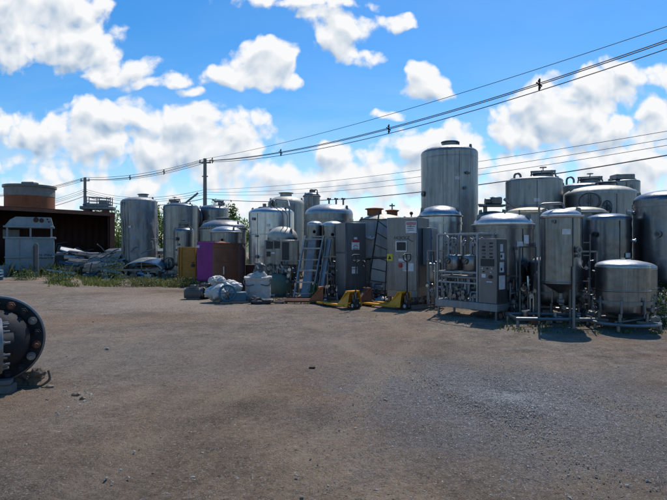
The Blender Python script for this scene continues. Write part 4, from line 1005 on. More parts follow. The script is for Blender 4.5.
for k in range(20):
    x = random.uniform(-w / 2, w / 2); y = random.uniform(-.05, .5); z = random.uniform(.35, .9); x2 = x + random.uniform(-.35, .35)
    m.tube(bend([(x, y, .16), (x, y, z), (x2, y, z), (x2, y + .05, zt0)], .06), random.choice((.018, .026, .035)), 8)
m.build('pipework', M['steel'], t)
for k in range(9): valve(t, (random.uniform(-w / 2, w / 2), -.08, random.uniform(.3, .95)), (0, -1, 0), random.uniform(.04, .06), k % 2 == 0, random.choice(('steel', 'frame', 'dark')))
gz = MB().cyl((sx_(283.5), -.06, zat(265.5, Ys)), (sx_(283.5), -.1, zat(265.5, Ys)), .11, None, 22).build('gauge', M['dark'], t)
MB().cyl((sx_(283.5), -.1, zat(265.5, Ys)), (sx_(283.5), -.104, zat(265.5, Ys)), .085, None, 22).build('gauge_face', M['gauge'], gz)
T = tank('cream dome lidded vessel right behind the small screen box skid', 267.5, 297.5, 237, 226.5, 18, 'steel', dmat='beige', zb=.5)
m = MB()
for x in (.05, .2): m.tube(bend([(x, -.3, topz(T, .3) - .03), (x, -.3, topz(T, .3) + .5), (x - .3, -.2, topz(T, .3) + .75), (x - .5, .2, topz(T, .3) + .75)], .12), .018, 8)
m.build('riser_pipes', M['frame'], T[0])

# ------------------------------------------------------------------ left-centre objects
t = thing('yellow_panel', 'mustard yellow steel panel box left of the purple cabinet', 'panel', (xat(187, 22.3), 22.3, 0), R_(-4))
zt = zat(247, 22.3)
MB().box((0, .12, (zt + .25) / 2), (.8, .24, zt - .25), None, .01).build('body', M['mustard'], t)
m = MB()
for k in range(6): m.box((.08, -.008, .45 + .19 * k), (.5, .014, .12), None, .004)
m.build('pressed_panels', M['mustard'], t)
m = MB()
for x in (-.38, -.26, .38): m.box((x, -.02, (zt + .25) / 2), (.05, .045, zt - .26), None, .005)
m.build('ribs', M['mustard'], t)
for x in (-.3, .3): MB().box((x, .12, .125), (.08, .1, .25)).build('foot', M['dark'], t)
valve(t, (.3, -.02, .78), (0, -1, 0), .06, True, 'black')
t = thing('purple_cabinet', 'bright purple metal cabinet with small white label', 'cabinet', (xat(206, 20.4), 20.4, 0), R_(4))
zp0, zp1 = zat(281, 20.4), zat(242, 20.4)
MB().box((0, .3, (zp0 + zp1) / 2), (.74, .6, zp1 - zp0), None, .018, 2).build('body', M['purple'], t)
dr = MB().box((0, -.01, (zp0 + zp1) / 2), (.66, .02, zp1 - zp0 - .1), None, .006).build('door', M['purple'], t)
MB().box((-.31, -.024, zat(246.5, 20.4)), (.1, .006, .1)).build('paper_label', M['paper'], dr)
h = MB().tube(bend([(.3, -.02, 1.55), (.3, -.07, 1.55), (.3, -.07, 1.2), (.3, -.02, 1.2)], .03), .014, 8).build('handle', M['dark'], dr)
for x in (-.3, .3):
    for y in (.06, .54): MB().box((x, y, zp0 / 2), (.07, .07, zp0)).build('leg', M['dark'], t)
MB().box((.05, .3, zp1 + .02), (.6, .4, .04)).build('top_tray', M['rust'], t)
# brown drum
Yd = 18.6; Rr = 16 * Yd / F; zd = zat(243, Yd)
t = thing('rusty_drum', 'tall rusty brown open drum right of the purple cabinet', 'drum', (xat(229, Yd), Yd, 0))
MB().lathe([(Rr * .96, .0), (Rr, .03)] + [(Rr, .1 + (zd - .15) * i / 12) for i in range(13)] + [(Rr + .03, zd - .03), (Rr + .03, zd), (Rr - .02, zd), (Rr - .03, zd - .3), (0, zd - .32)], 56, disp=waves(3.3, .012)).build('shell', M['rust'], t)
for k in range(3): MB().lathe([(Rr - .002, zd * (.3 + .3 * k) - .02), (Rr + .014, zd * (.3 + .3 * k)), (Rr - .002, zd * (.3 + .3 * k) + .02)], 56).build('hoop', M['rust'], t)
MB().tube(bend([(-.05, -Rr - .02, .62), (-.05, -Rr - .06, .62), (-.05, -Rr - .06, .9)], .03), .018, 6).build('pipe', M['paper'], t)
tag(MB().lump((0, 0, .0), (.8, .7, .36), .12, 5, 4, 3).build('rusty_scrap', M['rustor'], loc=(xat(226, Yd), Yd, zd - .16)), 'heap of orange rusty scrap in the top of the brown drum', 'scrap')
t = thing('gas_cylinder', 'dark red gas cylinder with bare neck standing against brown drum', 'gas cylinder', (xat(241.8, 17.3), 17.3, 0))
zc = zat(246, 17.3)
MB().lathe([(.1, 0), (.125, .02)] + [(.125, .1 + (zc - .25) * i / 6) for i in range(7)] + [(.115, zc - .08), (.08, zc), (.045, zc + .05), (.04, zc + .1), (0, zc + .1)], 28).build('body', M['maroon'], t)
m = MB().cyl((0, 0, zc + .1), (0, 0, zc + .22), .025, None, 10).box((0, -.03, zc + .17), (.05, .1, .05), None, .01).ring((0, 0, zc + .23), .045, .012, n=12); m.build('valve', M['dark'], t)
t = thing('red_bin', 'dark red steel box tucked between gas cylinder and small skid', 'box', (xat(248.5, 18.9), 18.9, 0))
MB().box((0, .25, .5), (.62, .5, .8), None, .02).build('body', M['maroon'], t); MB().box((0, .25, .91), (.66, .54, .04), None, .01).build('lid', M['maroon'], t)
for x in (-.25, .25): MB().box((x, .25, .05), (.08, .4, .1)).build('foot', M['dark'], t)
# scrap on the ground: motors, plastic-wrapped lump with blue wheel, sack, green tank
def motor(label, px, py, s, rz, mat):
    Y = gy(py); t = thing('electric_motor', label, 'motor', (xat(px, Y), Y, 0), rz, 'scrap motors on the ground')
    m = MB(); m.cyl((-.3 * s, 0, .2 * s), (.22 * s, 0, .2 * s), .17 * s, None, 22)
    for k in range(18): a = k * math.pi / 9; m.box((-.04 * s, .18 * s * math.cos(a), .2 * s + .18 * s * math.sin(a)), (.4 * s, .012 * s, .03 * s), Matrix.Rotation(a - math.pi / 2, 3, 'X'))
    m.build('body', M[mat], t)
    MB().lathe([(.17 * s, 0), (.19 * s, .01 * s), (.19 * s, .06 * s), (.1 * s, .12 * s), (.03 * s, .13 * s), (.03 * s, .3 * s), (0, .3 * s)], 22, (.22 * s, 0, .2 * s), (1, 0, 0)).build('end_shield', M['dark'], t)
    MB().box((0, .0, .02 * s), (.4 * s, .3 * s, .04 * s)).build('base', M[mat], t); MB().box((-.02 * s, -.02, .41 * s), (.2 * s, .16 * s, .1 * s), None, .01).build('terminal_box', M['dark'], t)
motor('dark dusty electric motor lying leftmost before the purple cabinet', 194, 299, .95, R_(10), 'greywood')
motor('black scrap motor leaning behind the plastic wrapped lump', 208, 298, 1.0, R_(65), 'black')
motor('brown scrap motor under the purple cabinet edge', 203, 293.5, .8, R_(150), 'rust')
Yw = gy(303)
tag(MB().lump((-.02, 0, .26), (1.0, .7, .5), .10, 2.2, 9, 5, crease=.45).lump((.2, .05, .42), (.75, .5, .42), .09, 2.6, 2, 5, crease=.45).lump((-.12, .1, .6), (.5, .4, .36), .09, 3, 5, 5, crease=.45).build('wrapped_bundle', M['plastic'], loc=(xat(220, Yw), Yw + .2, 0)), 'crumpled dirty white plastic sheet wrapped over a lump', 'bundle')
t = thing('blue_wheel', 'blue spoked flywheel with axle on a dark base before the bundle', 'wheel', (xat(227.5, 14.1), 14.1, 0), R_(15))
m = MB(); m.ring((0, 0, .3), .22, .035, (0, 1, 0), 28, 8)
for k in range(6): a = k * math.pi / 3; m.bar((0, 0, .3), (.22 * math.cos(a), 0, .3 + .22 * math.sin(a)), .03)
m.build('rim', M['bluep'], t); MB().cyl((0, -.04, .3), (0, .4, .3), .05, None, 14).build('axle', M['dark'], t)
MB().box((.3, .2, .17), (.5, .3, .3), None, .03).build('gear_case', M['bluep'], t); MB().box((.2, .2, .03), (.8, .4, .06)).build('base', M['dark'], t)
# sack
Yk = 14.7
t = thing('bulk_sack', 'square white bulk sack with a heaped top beside the green tank', 'sack', (xat(257.5, Yk), Yk, 0), R_(6))
m = MB(); tmp0 = m.lump((0, .32, .36), (.72, .62, .70), .05, 3.5, 6, 4, box=True, crease=.45)
for v in m.bm.verts:
    if v.co.z > .62: v.co.x *= 1.12; v.co.y = .32 + (v.co.y - .32) * 1.1
    v.co.z = max(v.co.z, .005)
m.build('bag', M['sack'], t, angle=60)
MB().lump((.0, .32, .72), (.62, .5, .3), .06, 3.5, 8, 4, crease=.45).build('heap', M['sack'], t, angle=60); MB().lump((.03, .32, .9), (.36, .3, .44), .08, 4, 8, 4, crease=.9).build('rubble', M['greywood'], t, angle=60); MB().lump((.05, .28, 1.06), (.2, .2, .22), .05, 5, 3, 4, crease=.8).build('plastic_scrap', M['plastic'], t, angle=60)
m = MB()
for s_ in (-1, 1): m.tube(bend([(s_ * .36, .02, .7), (s_ * .42, -.02, .55), (s_ * .3, -.04, .45), (s_ * .1, -.05, .5)], .08), .018, 6)
m.build('strap', M['greywood'], t)
Yr = gy(304); t = thing('scrap_heap', 'dark flattened rubber scrap lying at the foot of the white sack', 'scrap', (xat(262, Yr), Yr, 0))
MB().lump((0, 0, .07), (.7, .3, .2), .08, 6, 3, 3).lump((-.2, .05, .1), (.3, .25, .25), .06, 7, 5, 3).build('lump', M['black'], t)
MB().tube([(.2, 0, .06), (.5, -.05, .05), (.62, .05, .06)], .03, 8).build('hose', M['greywood'], t)
Yg = 16.0
t = thing('green_tank', 'dull green tank lying on its side with dished end showing', 'tank', (xat(274, Yg), Yg + .55, 0), R_(18))
Rg = 14 * Yg / F; zg = zat(288, Yg)
MB().lathe([(0, -.55), (Rg * .4, -.54), (Rg * .75, -.48), (Rg * .93, -.4), (Rg, -.3), (Rg, .1), (Rg, .5), (Rg * .9, .62), (Rg * .5, .7), (0, .72)], 48, (0, 0, zg), (0, 1, 0)).build('shell', M['green'], t)
for y in (-.15, .35): MB().poly([(-.3, y, 0), (.3, y, 0), (.34, y, zg - Rg * .75), (-.34, y, zg - Rg * .75)], .06, (0, 1, 0)).build('saddle', M['dark'], t)
MB().box((0, -.47, zg + Rg * .5), (.34, .03, .1), Euler((R_(-28), 0, 0))).build('nameplate', M['rust'], t)

# pallet trucks
def pallet_jack(label, loc, rz, mat, fork_mat, handle=True, hl=1.02, lean=.0):
    t = thing('pallet_truck', label, 'pallet truck', loc, rz, 'hand pallet trucks before the cabinets')
    for s_ in (-1, 1):
        f = MB(); f.box((.62, s_ * .19, .075), (1.1, .16, .05), None, .006); f.poly([(1.17, s_ * .19 - .08, .05), (1.17, s_ * .19 + .08, .05), (1.32, s_ * .19 + .03, .05), (1.32, s_ * .19 - .03, .05)], .04, (0, 0, 1)); fo = f.build('fork', M[fork_mat], t)
        for k in (0, 1): MB().cyl((1.0 + .1 * k, s_ * .19 - .05, .04), (1.0 + .1 * k, s_ * .19 + .05, .04), .04, None, 14).build('roller', M['black'], fo)
    m = MB()
    for s_ in (-1, 1):   # gusset plates that rise from the forks to the crosshead
        m.poly([(.34, s_ * .25 - .02, .06), (.34, s_ * .25 - .02, .11), (.04, s_ * .16 - .02, .46), (-.05, s_ * .16 - .02, .46), (-.05, s_ * .25 - .02, .06)], .02, (0, 1, 0))
    m.box((.02, 0, .44), (.16, .36, .05), None, .01); m.box((.17, 0, .27), (.025, .46, .42), Euler((0, R_(-41), 0)), .004); m.box((.08, 0, .09), (.1, .5, .06), None, .006); m.build('body', M[mat], t)
    m = MB().cyl((-.1, 0, .1), (-.1, 0, .42), .05, None, 14).box((-.1, 0, .2), (.12, .2, .14), None, .015).cyl((-.1, .08, .2), (-.1, .08, .36), .03, None, 10); m.build('pump_unit', M['dark'], t)
    for s_ in (-1, 1): w = MB().cyl((-.1, s_ * .05, .09), (-.1, s_ * .11, .09), .09, None, 20).build('steer_wheel', M['black'], t); MB().cyl((-.1, s_ * .045, .09), (-.1, s_ * .115, .09), .045, None, 14).build('hub', M['gauge'], w)
    if handle:
        a = Vector((-.1, 0, .4)); b = a + Vector((-lean, 0, hl - .18)); u = (b - a).normalized(); h = MB().cyl(a, b, .019, None, 10)
        c = b + u * .1; pts = [b, b + Vector((0, .06, 0)) + u * .02, b + Vector((0, .15, 0)) + u * .06, b + Vector((0, .15, 0)) + u * .17, b + Vector((0, .1, 0)) + u * .2, b + Vector((0, -.1, 0)) + u * .2, b + Vector((0, -.15, 0)) + u * .17, b + Vector((0, -.15, 0)) + u * .06, b + Vector((0, -.06, 0)) + u * .02]
        h.tube(pts, .016, 8, closed=True); h.bar(b + u * .02, b + u * .2 + Vector((0, .03, 0)), .02); h.build('handle', M['black'], t)
    return t
pallet_jack('bright yellow pallet truck left, forks toward the twin vessels', (xat(353, 13.0), 13.0, 0), R_(128), 'yellow', 'yellow', True, .98, .03)
pallet_jack('yellow pallet truck with upright handle before the screen cabinet', (xat(404, 12.9), 12.9, 0), R_(134), 'yellow', 'yellow', True, 1.0, 0)
pallet_jack('rusty orange pallet truck without a handle by the leaning plates', (xat(322, 14.3), 14.3, 0), R_(176), 'rustor', 'rust', False)
pallet_jack('worn pallet truck with tilted handle behind the two yellow ones', (xat(368, 14.0), 14.0, 0), R_(190), 'rust', 'rust', True, .8, -.18)
# debris under centre
tag(MB().lump((0, 0, .06), (.5, .3, .16), .08, 6, 31, 3).build('rag', M['sack'], loc=(xat(380, 14.6), 14.6, 0)), 'crumpled pale rag under the grey case', 'rag')
for px, Y, ln, rz, lab, mt in ((305, 14.9, 1.1, 8, 'rusty angle iron lying before the leaning plates', 'rust'), (340, 14.1, .9, -20, 'short rusty bar beside the left pallet truck', 'rust'), (425, 13.0, .9, 30, 'thin steel rod on the ground before the blue box', 'frame')):
    tag(MB().box((0, 0, .03), (ln, .06, .05), None, .004).box((0, .03, .06), (ln, .012, .09)).build('angle_iron', M[mt], loc=(xat(px, Y), Y, 0), rot=R_(rz)), lab, 'angle iron')

# ------------------------------------------------------------------ left: shed, hopper, scrap
Ysd = 32.0; xa, xb = xat(-40, Ysd), xat(113.5, Ysd)
t = thing('rusty_shed', 'open-fronted rusty steel shed with sloping roof edge', 'shed', (xb, Ysd, 0), R_(24))
wS = xb - xa; dS = 5.0; zl, zr = 4.08, 3.72
def corr(p0, p1, z0, z1a, z1b, n):
    m = MB(); pr = None; d = (p1 - p0); nn = Vector((-d.y, d.x, 0)).normalized()
    for i in range(n + 1):
        f = i / n; o = nn * (.035 if (i // 2) % 2 else -.035); p = p0 + d * f + o
        a = m.bm.verts.new((p.x, p.y, z0)); b = m.bm.verts.new((p.x, p.y, z1a + (z1b - z1a) * f))
        if pr: m.bm.faces.new((pr[0], a, b, pr[1]))
        pr = (a, b)
    return m
o = corr(Vector((-wS, dS, 0)), Vector((0, dS, 0)), 0, zl, zr, 90).build('back_wall', M['maroon'], t, angle=20)
o.modifiers.new('thick', 'SOLIDIFY').thickness = .02
o = corr(Vector((-.05, .15, 0)), Vector((-.05, dS - .05, 0)), 0, zr - .02, zr - .02, 46).build('side_wall', M['maroon'], t, angle=20); o.modifiers.new('thick', 'SOLIDIFY').thickness = .02
o = corr(Vector((-wS + .05, .15, 0)), Vector((-wS + .05, dS - .05, 0)), 0, zl - .02, zl - .02, 46).build('side_wall', M['maroon'], t, angle=20); o.modifiers.new('thick', 'SOLIDIFY').thickness = .02
m = MB(); m.poly([(-wS - .1, -.15, zl), (.1, -.15, zr), (.1, dS + .1, zr), (-wS - .1, dS + .1, zl)], .08, (0, 0, 1)); m.build('roof', M['maroon'], t)
MB().bar((-wS - .1, -.17, zl - .06), (.1, -.17, zr - .06), .1, .2).build('roof_beam', M['rust'], t)
for x, w_ in ((-.06, .3), (-wS + .1, .2)): MB().box((x, 0, zr / 2 - .07), (w_, .14, zr - .16), None, .01).build('post', M['rust'], t)
MB().box((-.3, .05, zr / 2 - .07), (.06, .08, zr - .16)).build('post', M['maroon'], t)
# things inside the shed: dark shapes
for x, y, s_, lab in ((-3.2, 2.5, 1.2, 'dark machine lump in the middle of the rusty shed'), (-1.6, 2.8, .9, 'dark scrap stack near the right post inside the shed'), (-5, 3, 1.3, 'dark crate heap deep inside the shed behind the hopper')):
    tag(MB().box((0, 0, s_ * .5), (s_ * 1.4, 1, s_), None, .03).box((.2, -.2, s_ * 1.2), (s_ * .7, .6, s_ * .4), Euler((0, .2, .3)), .02).tube([(-.3, 0, s_), (-.2, -.1, s_ * 1.5), (.4, -.1, s_ * 1.6)], .05, 8).build('scrap_machine', M['cabd'], loc=(xb + x * .914 - y * .407, Ysd + x * .407 + y * .914, 0), rot=R_(24)), lab, 'scrap')
# silo behind
Yo = 41.5
t = thing('painted_silo', 'round tank painted grey above and rusty red below, behind the shed', 'silo', (xat(30, Yo), Yo, 0)); Ro = 22 * Yo / F; zo = zat(186.5, Yo); zm = zat(197, Yo)
MB().lathe([(Ro, 0), (Ro, 1.5), (Ro, 3), (Ro, zm)], 56, disp=waves(8, .02)).build('lower_shell', M['rustred'], t)
MB().lathe([(Ro + .01, zm), (Ro + .01, (zm + zo) / 2), (Ro, zo - .12), (Ro + .1, zo - .1), (Ro + .1, zo), (Ro * .9, zo + .05), (0, zo + .18)], 56, disp=waves(5, .02)).build('upper_shell', paint('faded_silo_paint', (.20, .185, .17), .7, .5, (.14, .06, .03)), t)
MB().lathe([(Ro + .01, zo - .16), (Ro + .14, zo - .16), (Ro + .14, zo + .02), (Ro + .01, zo + .02)], 56).build('top_rim', M['dark'], t); MB().box((0, 0, zo + .25), (1.0, .8, .2), None, .03).build('hatch', M['dark'], t)
# machine on the shed roof
Yp = 34.0; zr0 = 3.72 + .085 + .1
t = thing('roof_platform', 'railed steel platform machine perched on the shed roof', 'platform', (xat(97, Yp), Yp, zr0), R_(12))
MB().box((0, .3, .35), (2.1, 1.0, .22), None, .03).box((.1, .3, .55), (1.5, .8, .2), None, .03).build('deck', M['frame'], t)
for x in (-.6, .5): MB().box((x, .3, .12), (.3, .9, .24), None, .02).build('skid_foot', M['rust'], t)
m = MB()
for x in (-.65, .0, .62, .85): m.bar((x, 0, .45), (x, 0, 1.1), .05); m.bar((x, .6, .45), (x, .6, 1.1), .05)
for y in (0, .6): m.bar((-.65, y, 1.1), (.85, y, 1.02), .05); m.bar((-.65, y, .85), (.85, y, .82), .04)
m.build('railing', M['frame'], t); MB().cyl((-.9, .2, .5), (-.5, .2, .62), .14, None, 12).build('drive_motor', M['dark'], t); MB().box((.4, .2, .75), (.5, .4, .3), None, .04).build('gearbox', M['dark'], t)
# white hopper machine
Yh = 28.0
def hx(px): return xat(px, Yh)
t = thing('white_hopper', 'large pale hopper machine with slanted hood and lettering before the shed', 'hopper machine', (hx(30), Yh, 0), R_(28)); t.scale = (.89, 1, 1); ox = hx(30); Z = lambda py: zat(py, Yh); DH = 1.5
m = MB()
xl_, xr_ = hx(6.5) - ox, hx(53.5) - ox; zb_, zt_ = Z(262), Z(238.5)
prof = [(xl_, zb_), (xl_ + .03, Z(266)), (xl_ + .2, Z(269.5)), (0, Z(270.5)), (xr_ - .3, Z(269.5)), (xr_ - .08, Z(266)), (xr_, zb_), (xr_, zt_), (xl_, zt_)]
m.poly([(x, 0, z) for x, z in prof], DH, (0, 1, 0)); m.build('trough', M['whiteblue'], t)
m = MB(); m.box((0, DH / 2, zt_ + .04), (xr_ - xl_ + .2, DH + .16, .1), None, .01).box((0, -.04, Z(257)), (xr_ - xl_ + .06, .08, .08), None, .01); m.build('rim_rail', M['whiteblue'], t)
m = MB(); zc_ = Z(226.8); zhd = Z(217)
hood = [(hx(5.5) - ox, zc_), (hx(53) - ox, zc_), (hx(50.5) - ox, zhd), (hx(16.5) - ox, zhd), (hx(11) - ox, Z(220))]
m.poly([(x, -.02, z) for x, z in hood], DH * .8, (0, 1, .0)); m.box(((hx(5.5) + hx(53)) / 2 - ox, DH * .4, zc_ + .0), (hx(54) - hx(5), DH * .8 + .2, .09), None, .01); ho = m.build('hood', M['whiteblue'], t)
for px, py, r in ((35.8, 219.7, .15), (41.2, 220.2, .13), (47, 219, .05), (48.5, 221.5, .05)): MB().cyl((hx(px) - ox, -.025, Z(py)), (hx(px) - ox, -.045, Z(py)), r, None, 16).build('port', M['maroon'], ho)
for px in (8.3, 30.5, 51):
    MB().box((hx(px) - ox, .06, (zt_ + zc_) / 2 + .02), (.1, .1, zc_ - zt_ - .14)).build('hood_post', M['whiteblue'], t)
for x in (-1.2,):
    MB().box((x + .1, DH * .7, zt_ + .3), (.9, .05, .42), Euler((0, 0, .3))).build('baffle', M['frame'], t)
for px, w_ in ((8, .12), (33, .13), (52, .1)): MB().box((hx(px) - ox, .1, Z(258) / 2 - .04), (w_, .14, Z(258) - .1 + .0), None, .01).build('leg', M['frame'], t)
MB().box((hx(20) - ox, -.012, (zt_ + zb_) / 2), (.03, .022, zt_ - zb_ - .1)).build('seam', M['frame'], t)
text_mesh('painted_lettering', 'SLE98', .36, M['ink'], t, (hx(45.3) - ox, -.004, Z(256.8) - .0), (R_(90), 0, 0), 0, .006)
po = thing('steel_post', 'round-topped grey steel post standing in front of the white hopper', 'post', (xat(35.8, 26.8), 26.8, 0))
zpz = zat(243, 26.8)
m = MB(); m.poly([(-.13, 0, 0), (.13, 0, 0), (.13, 0, zpz - .13), (.09, 0, zpz - .04), (0, 0, zpz), (-.09, 0, zpz - .04), (-.13, 0, zpz - .13)], .05, (0, 1, 0)); m.bar((-.12, -.03, 0), (-.12, -.03, zpz - .15), .04, .06).bar((.12, -.03, 0), (.12, -.03, zpz - .15), .04, .06); m.build('channel', M['greywood'], po)
# drums at the left edge
for px, py, r, h, mt, lab in ((3, 276, .26, .62, 'ltblue', 'pale blue drum at left edge by the hopper'), (-4, 279, .3, .5, 'bluep', 'darker blue drum cut by the left picture edge')):
    Y = gy(py + 1); t = thing('plastic_drum', lab, 'drum', (xat(px, Y), Y, 0))
    MB().lathe([(0, 0), (r * .95, 0), (r, .04), (r, h * .33), (r + .02, h * .36), (r, h * .4), (r, h * .63), (r + .02, h * .66), (r, h * .7), (r, h - .04), (r * .9, h), (0, h - .01)], 32).build('body', M[mt], t); MB().cyl((r * .5, 0, h - .02), (r * .5, 0, h + .03), .04, None, 12).build('bung', M['dark'], t)
# scrap pile
def sheet(label, pts_px, Y0, mat, th=.03, nrm=(0, 0, 1), name='scrap_sheet'):
    P_ = [at(a, b, y) for a, b, y in pts_px]; o0 = Vector((P_[0].x, P_[0].y, 0))
    return tag(MB().poly([p - o0 for p in P_], th, nrm).build(name, M[mat], loc=o0), label, 'scrap sheet', 'scrap metal lying before the shed')
sheet('bright white bent panel topmost on the scrap pile', [(60, 250, 28.8), (78, 255, 28.4), (86, 255.5, 28.6), (86, 253, 29.4), (75, 250, 29.6), (61, 247.5, 29.4)], 28, 'white', .05, (0, .3, 1))
sheet('greyish curved sheet leaning behind the white panel', [(74, 249, 29.9), (86, 255, 29.6), (84, 252, 30.3), (78, 247.5, 30.4)], 28, 'frame', .03, (0, .3, 1))
random.seed(21)
SL = ['longest', 'dull', 'rust-flecked', 'bowed', 'narrow', 'upper', 'thin', 'broad', 'scuffed', 'short']
SH = [(65, 95, 262, 27.5, 'steel', 'dull steel trough low in the scrap pile behind the left bush'),
      (83, 126, 254.5, 27.8, 'steel', 'long steel section across the top of the scrap pile'),
      (88, 118, 259, 27.0, 'frame', 'scuffed steel sheet under the long top section'),
      (84, 125, 264.5, 26.4, 'steel', 'bowed sheet in the middle of the scrap stack'),
      (83, 122, 269, 26.0, 'dark', 'dark sheet under the bowed one in the scrap stack'),
      (82, 118, 276, 25.6, 'frame', 'broad grey slab at the bottom front of the scrap stack'),
      (105, 168, 251, 28.4, 'frame', 'long pale rail lying behind the upturned tank end'),
      (60, 80, 268, 26.4, 'dark', 'short dark channel beside the left bush'),
      (150, 178, 262, 27.0, 'frame', 'short steel bars right of the upturned tank end'),
      (160, 180, 271, 26.0, 'steel', 'grey bar heap left of the yellow panel')]
for xa_, xb_, py, Y, mt, lab in SH:
    a = at(xa_, py, Y); b = at(xb_, py - random.uniform(-.8, 1.2), Y + random.uniform(-.2, .5)); t = thing('scrap_section', lab, 'scrap metal', (a.x, a.y, 0), group='scrap metal lying before the shed')
    o0 = Vector((a.x, a.y, 0)); d = b - a; kind = SH.index((xa_, xb_, py, Y, mt, lab)) % 3; m = MB(); mk = 'scrap' if mt == 'steel' else mt
    tw = random.uniform(-.25, .1); nseg = 3
    for k in range(nseg):      # sheet buckled into a few flat facets
        f0, f1 = k / nseg, (k + 1) / nseg; p0_, p1_ = d * f0 + Vector((0, 0, a.z)), d * f1 + Vector((0, 0, a.z)); p0_.z += .05 * noise.noise((f0 * 9, py, 0)); p1_.z += .05 * noise.noise((f1 * 9, py, 0))
        wd = random.uniform(.5, .8); p1_ -= d.normalized() * .004
        if kind == 0: m.poly([p0_, p1_, p1_ + Vector((0, wd, wd * (.25 + tw))), p0_ + Vector((0, wd, wd * (.25 - tw)))], .02, (0, -.3, 1)); m.poly([p0_ + Vector((0, -.012, -.16)), p1_ + Vector((0, -.012, -.16)), p1_ + Vector((0, -.012, .02)), p0_ + Vector((0, -.012, .02))], .012, (0, -1, 0))
        elif kind == 1: m.bar(p0_ + Vector((0, 0, -.06)), p1_ + Vector((0, 0, -.06)), .12, .16, .005); m.bar(p0_ + Vector((0, .35, .02)), p1_ + Vector((0, .35, .05)), .1, .1, .005)
        else: m.poly([p0_ + Vector((0, 0, -.22)), p1_ + Vector((0, 0, -.18)), p1_ + Vector((0, .08, .08)), p0_ + Vector((0, .08, .05))], .02, (0, 1, .2)); m.poly([p0_ + Vector((0, .085, .05)), p1_ + Vector((0, .085, .08)), p1_ + Vector((0, .5, .2)), p0_ + Vector((0, .5, .15))], .02, (0, -.3, 1))
    m.build('section', M[mk], t, smooth=False)
    m = MB(); zl_ = max(.1, a.z - .23); p = d * .5; m.box((p.x, .3, zl_ / 2), (d.length * .7, .4, zl_)); m.build('support_block', M['dark'], t)
# loose rods and bits in the pile, each its own thing
ROD = [(86, 262, 98, 256, 'rod'), (92, 270, 93, 261, 'rod'), (100, 259, 116, 252.5, 'rod'), (97, 244, 106, 253, 'rod'), (110, 254, 119, 249, 'rod'), (131, 252, 137, 247, 'rod'), (141, 254, 152, 250, 'rod'), (168, 262, 176, 266, 'rod'), (154, 266, 170, 263, 'rod'), (89, 275, 92, 263, 'rod')]
RL = ['thin rod slanting out of the scrap stack left part', 'upright bar stuck through the stack', 'slanted bar near the long top section', 'bent rod rising toward the shed post', 'short bar above the right bush', 'upright twig-like bar left of dented tank foot', 'flat bar before the dented tank foot', 'short bar by small vessel foot', 'bar lying right of upturned tank end', 'second upright bar at the stack front']
for (a1, a2, b1, b2, _), lab in zip(ROD, RL):
    Y = random.uniform(25.6, 27); p, q = at(a1, a2, Y), at(b1, b2, Y + .3)
    tag(MB().tube([Vector((0, 0, 0)), (q - p) * .5 + Vector((0, 0, .06)), q - p], random.uniform(.02, .04), 6).build('scrap_rod', M[random.choice(('steel', 'frame', 'rust'))], loc=p), lab, 'scrap rod', 'loose bars in the scrap pile')
# upturned tank end (arched dish)
Yt = 25.6; t = thing('tank_end', 'shiny dished tank end lying with its arched rim up', 'tank end', (xat(141.5, Yt), Yt + .3, 0))
Rt = 20 * Yt / F; ht = zat(257.5, Yt) - .45
m = MB(); rings = []
for j in range(9):
    f = j / 8
    rings.append([m.bm.verts.new((Rt * math.cos(a) * (1.0 + .06 * f), -.3 + f * 1.0, .45 + ht * (.62 + .38 * f ** .7) * math.sin(a) ** 1.1)) for a in [math.pi * i / 28 for i in range(29)]])
for A, B in zip(rings[:-1], rings[1:]):
    for i in range(28): m.bm.faces.new((A[i], A[i + 1], B[i + 1], B[i]))
o = m.build('dish', M['lid'], t); o.modifiers.new('thick', 'SOLIDIFY').thickness = .03
m = MB().bar((-Rt, -.28, .42), (Rt, -.28, .42), .08, .1).bar((0, -.3, .1), (0, -.3, .45 + ht * .58), .04); m.build('rim_bar', M['frame'], t)
for x in (-.8, -.3, .3, .8): MB().box((x, .1, .2), (.14, .8, .4)).build('support_block', M['dark'], t)
pump('valve and pump bits under the arched tank end', 152, 276.5, 1.6, R_(20)); pump('grey pump before the small vessel foot', 172, 275, 1.6, R_(-30)); pump('pump standing left under the arched tank end', 131, 276, 1.4, R_(70))

# ------------------------------------------------------------------ flanged vessel head in the left foreground
c = at(-5, 340, 5.55); n = Vector((.50, -.866, 0)).normalized(); Rf = 43.5 * 5.55 / F
t = thing('flanged_head', 'big dark bolted flange disc of a vessel lying on beams', 'flange', (c.x, c.y, 0)); cz = Vector((0, 0, c.z))
MB().lathe([(Rf, -.08), (Rf, -.004), (Rf * .985, .0), (Rf * .70, .0), (Rf * .68, -.004), (Rf * .66, .02), (Rf * .5, .07), (Rf * .3, .1), (.15, .11), (0, .11), ], 72, cz, n).build('disc', M['flange'], t)
MB().lathe([(Rf * .99, -.085), (Rf * .99, -.17), (Rf * .86, -.18), (Rf * .84, -.6), (0, -.7)], 56, cz, n).build('back_shell', M['cabd'], t)
MB().lathe([(Rf + .001, -.03), (Rf + .005, -.025), (Rf + .005, -.006), (Rf - .004, .002), (Rf * .965, .003)], 72, cz, n).build('rim_edge', M['frame'], t)
q = n.to_track_quat('Z', 'Y').to_matrix()
for k in range(18):
    a = 2 * math.pi * (k + .4) / 18; p = cz + q @ Vector((Rf * .84 * math.cos(a), Rf * .84 * math.sin(a), .001))
    b = MB(); b.cyl(p, p + n * .012, .046, None, 20); b.cyl(p + n * .012, p + n * .055, .04, None, 6); b.cyl(p + n * .055, p + n * .10, .022, None, 12); b.build('flange_bolt', M['frame'] if k % 5 == 1 else M['rust'] if k % 7 == 3 else M['flange'], t)
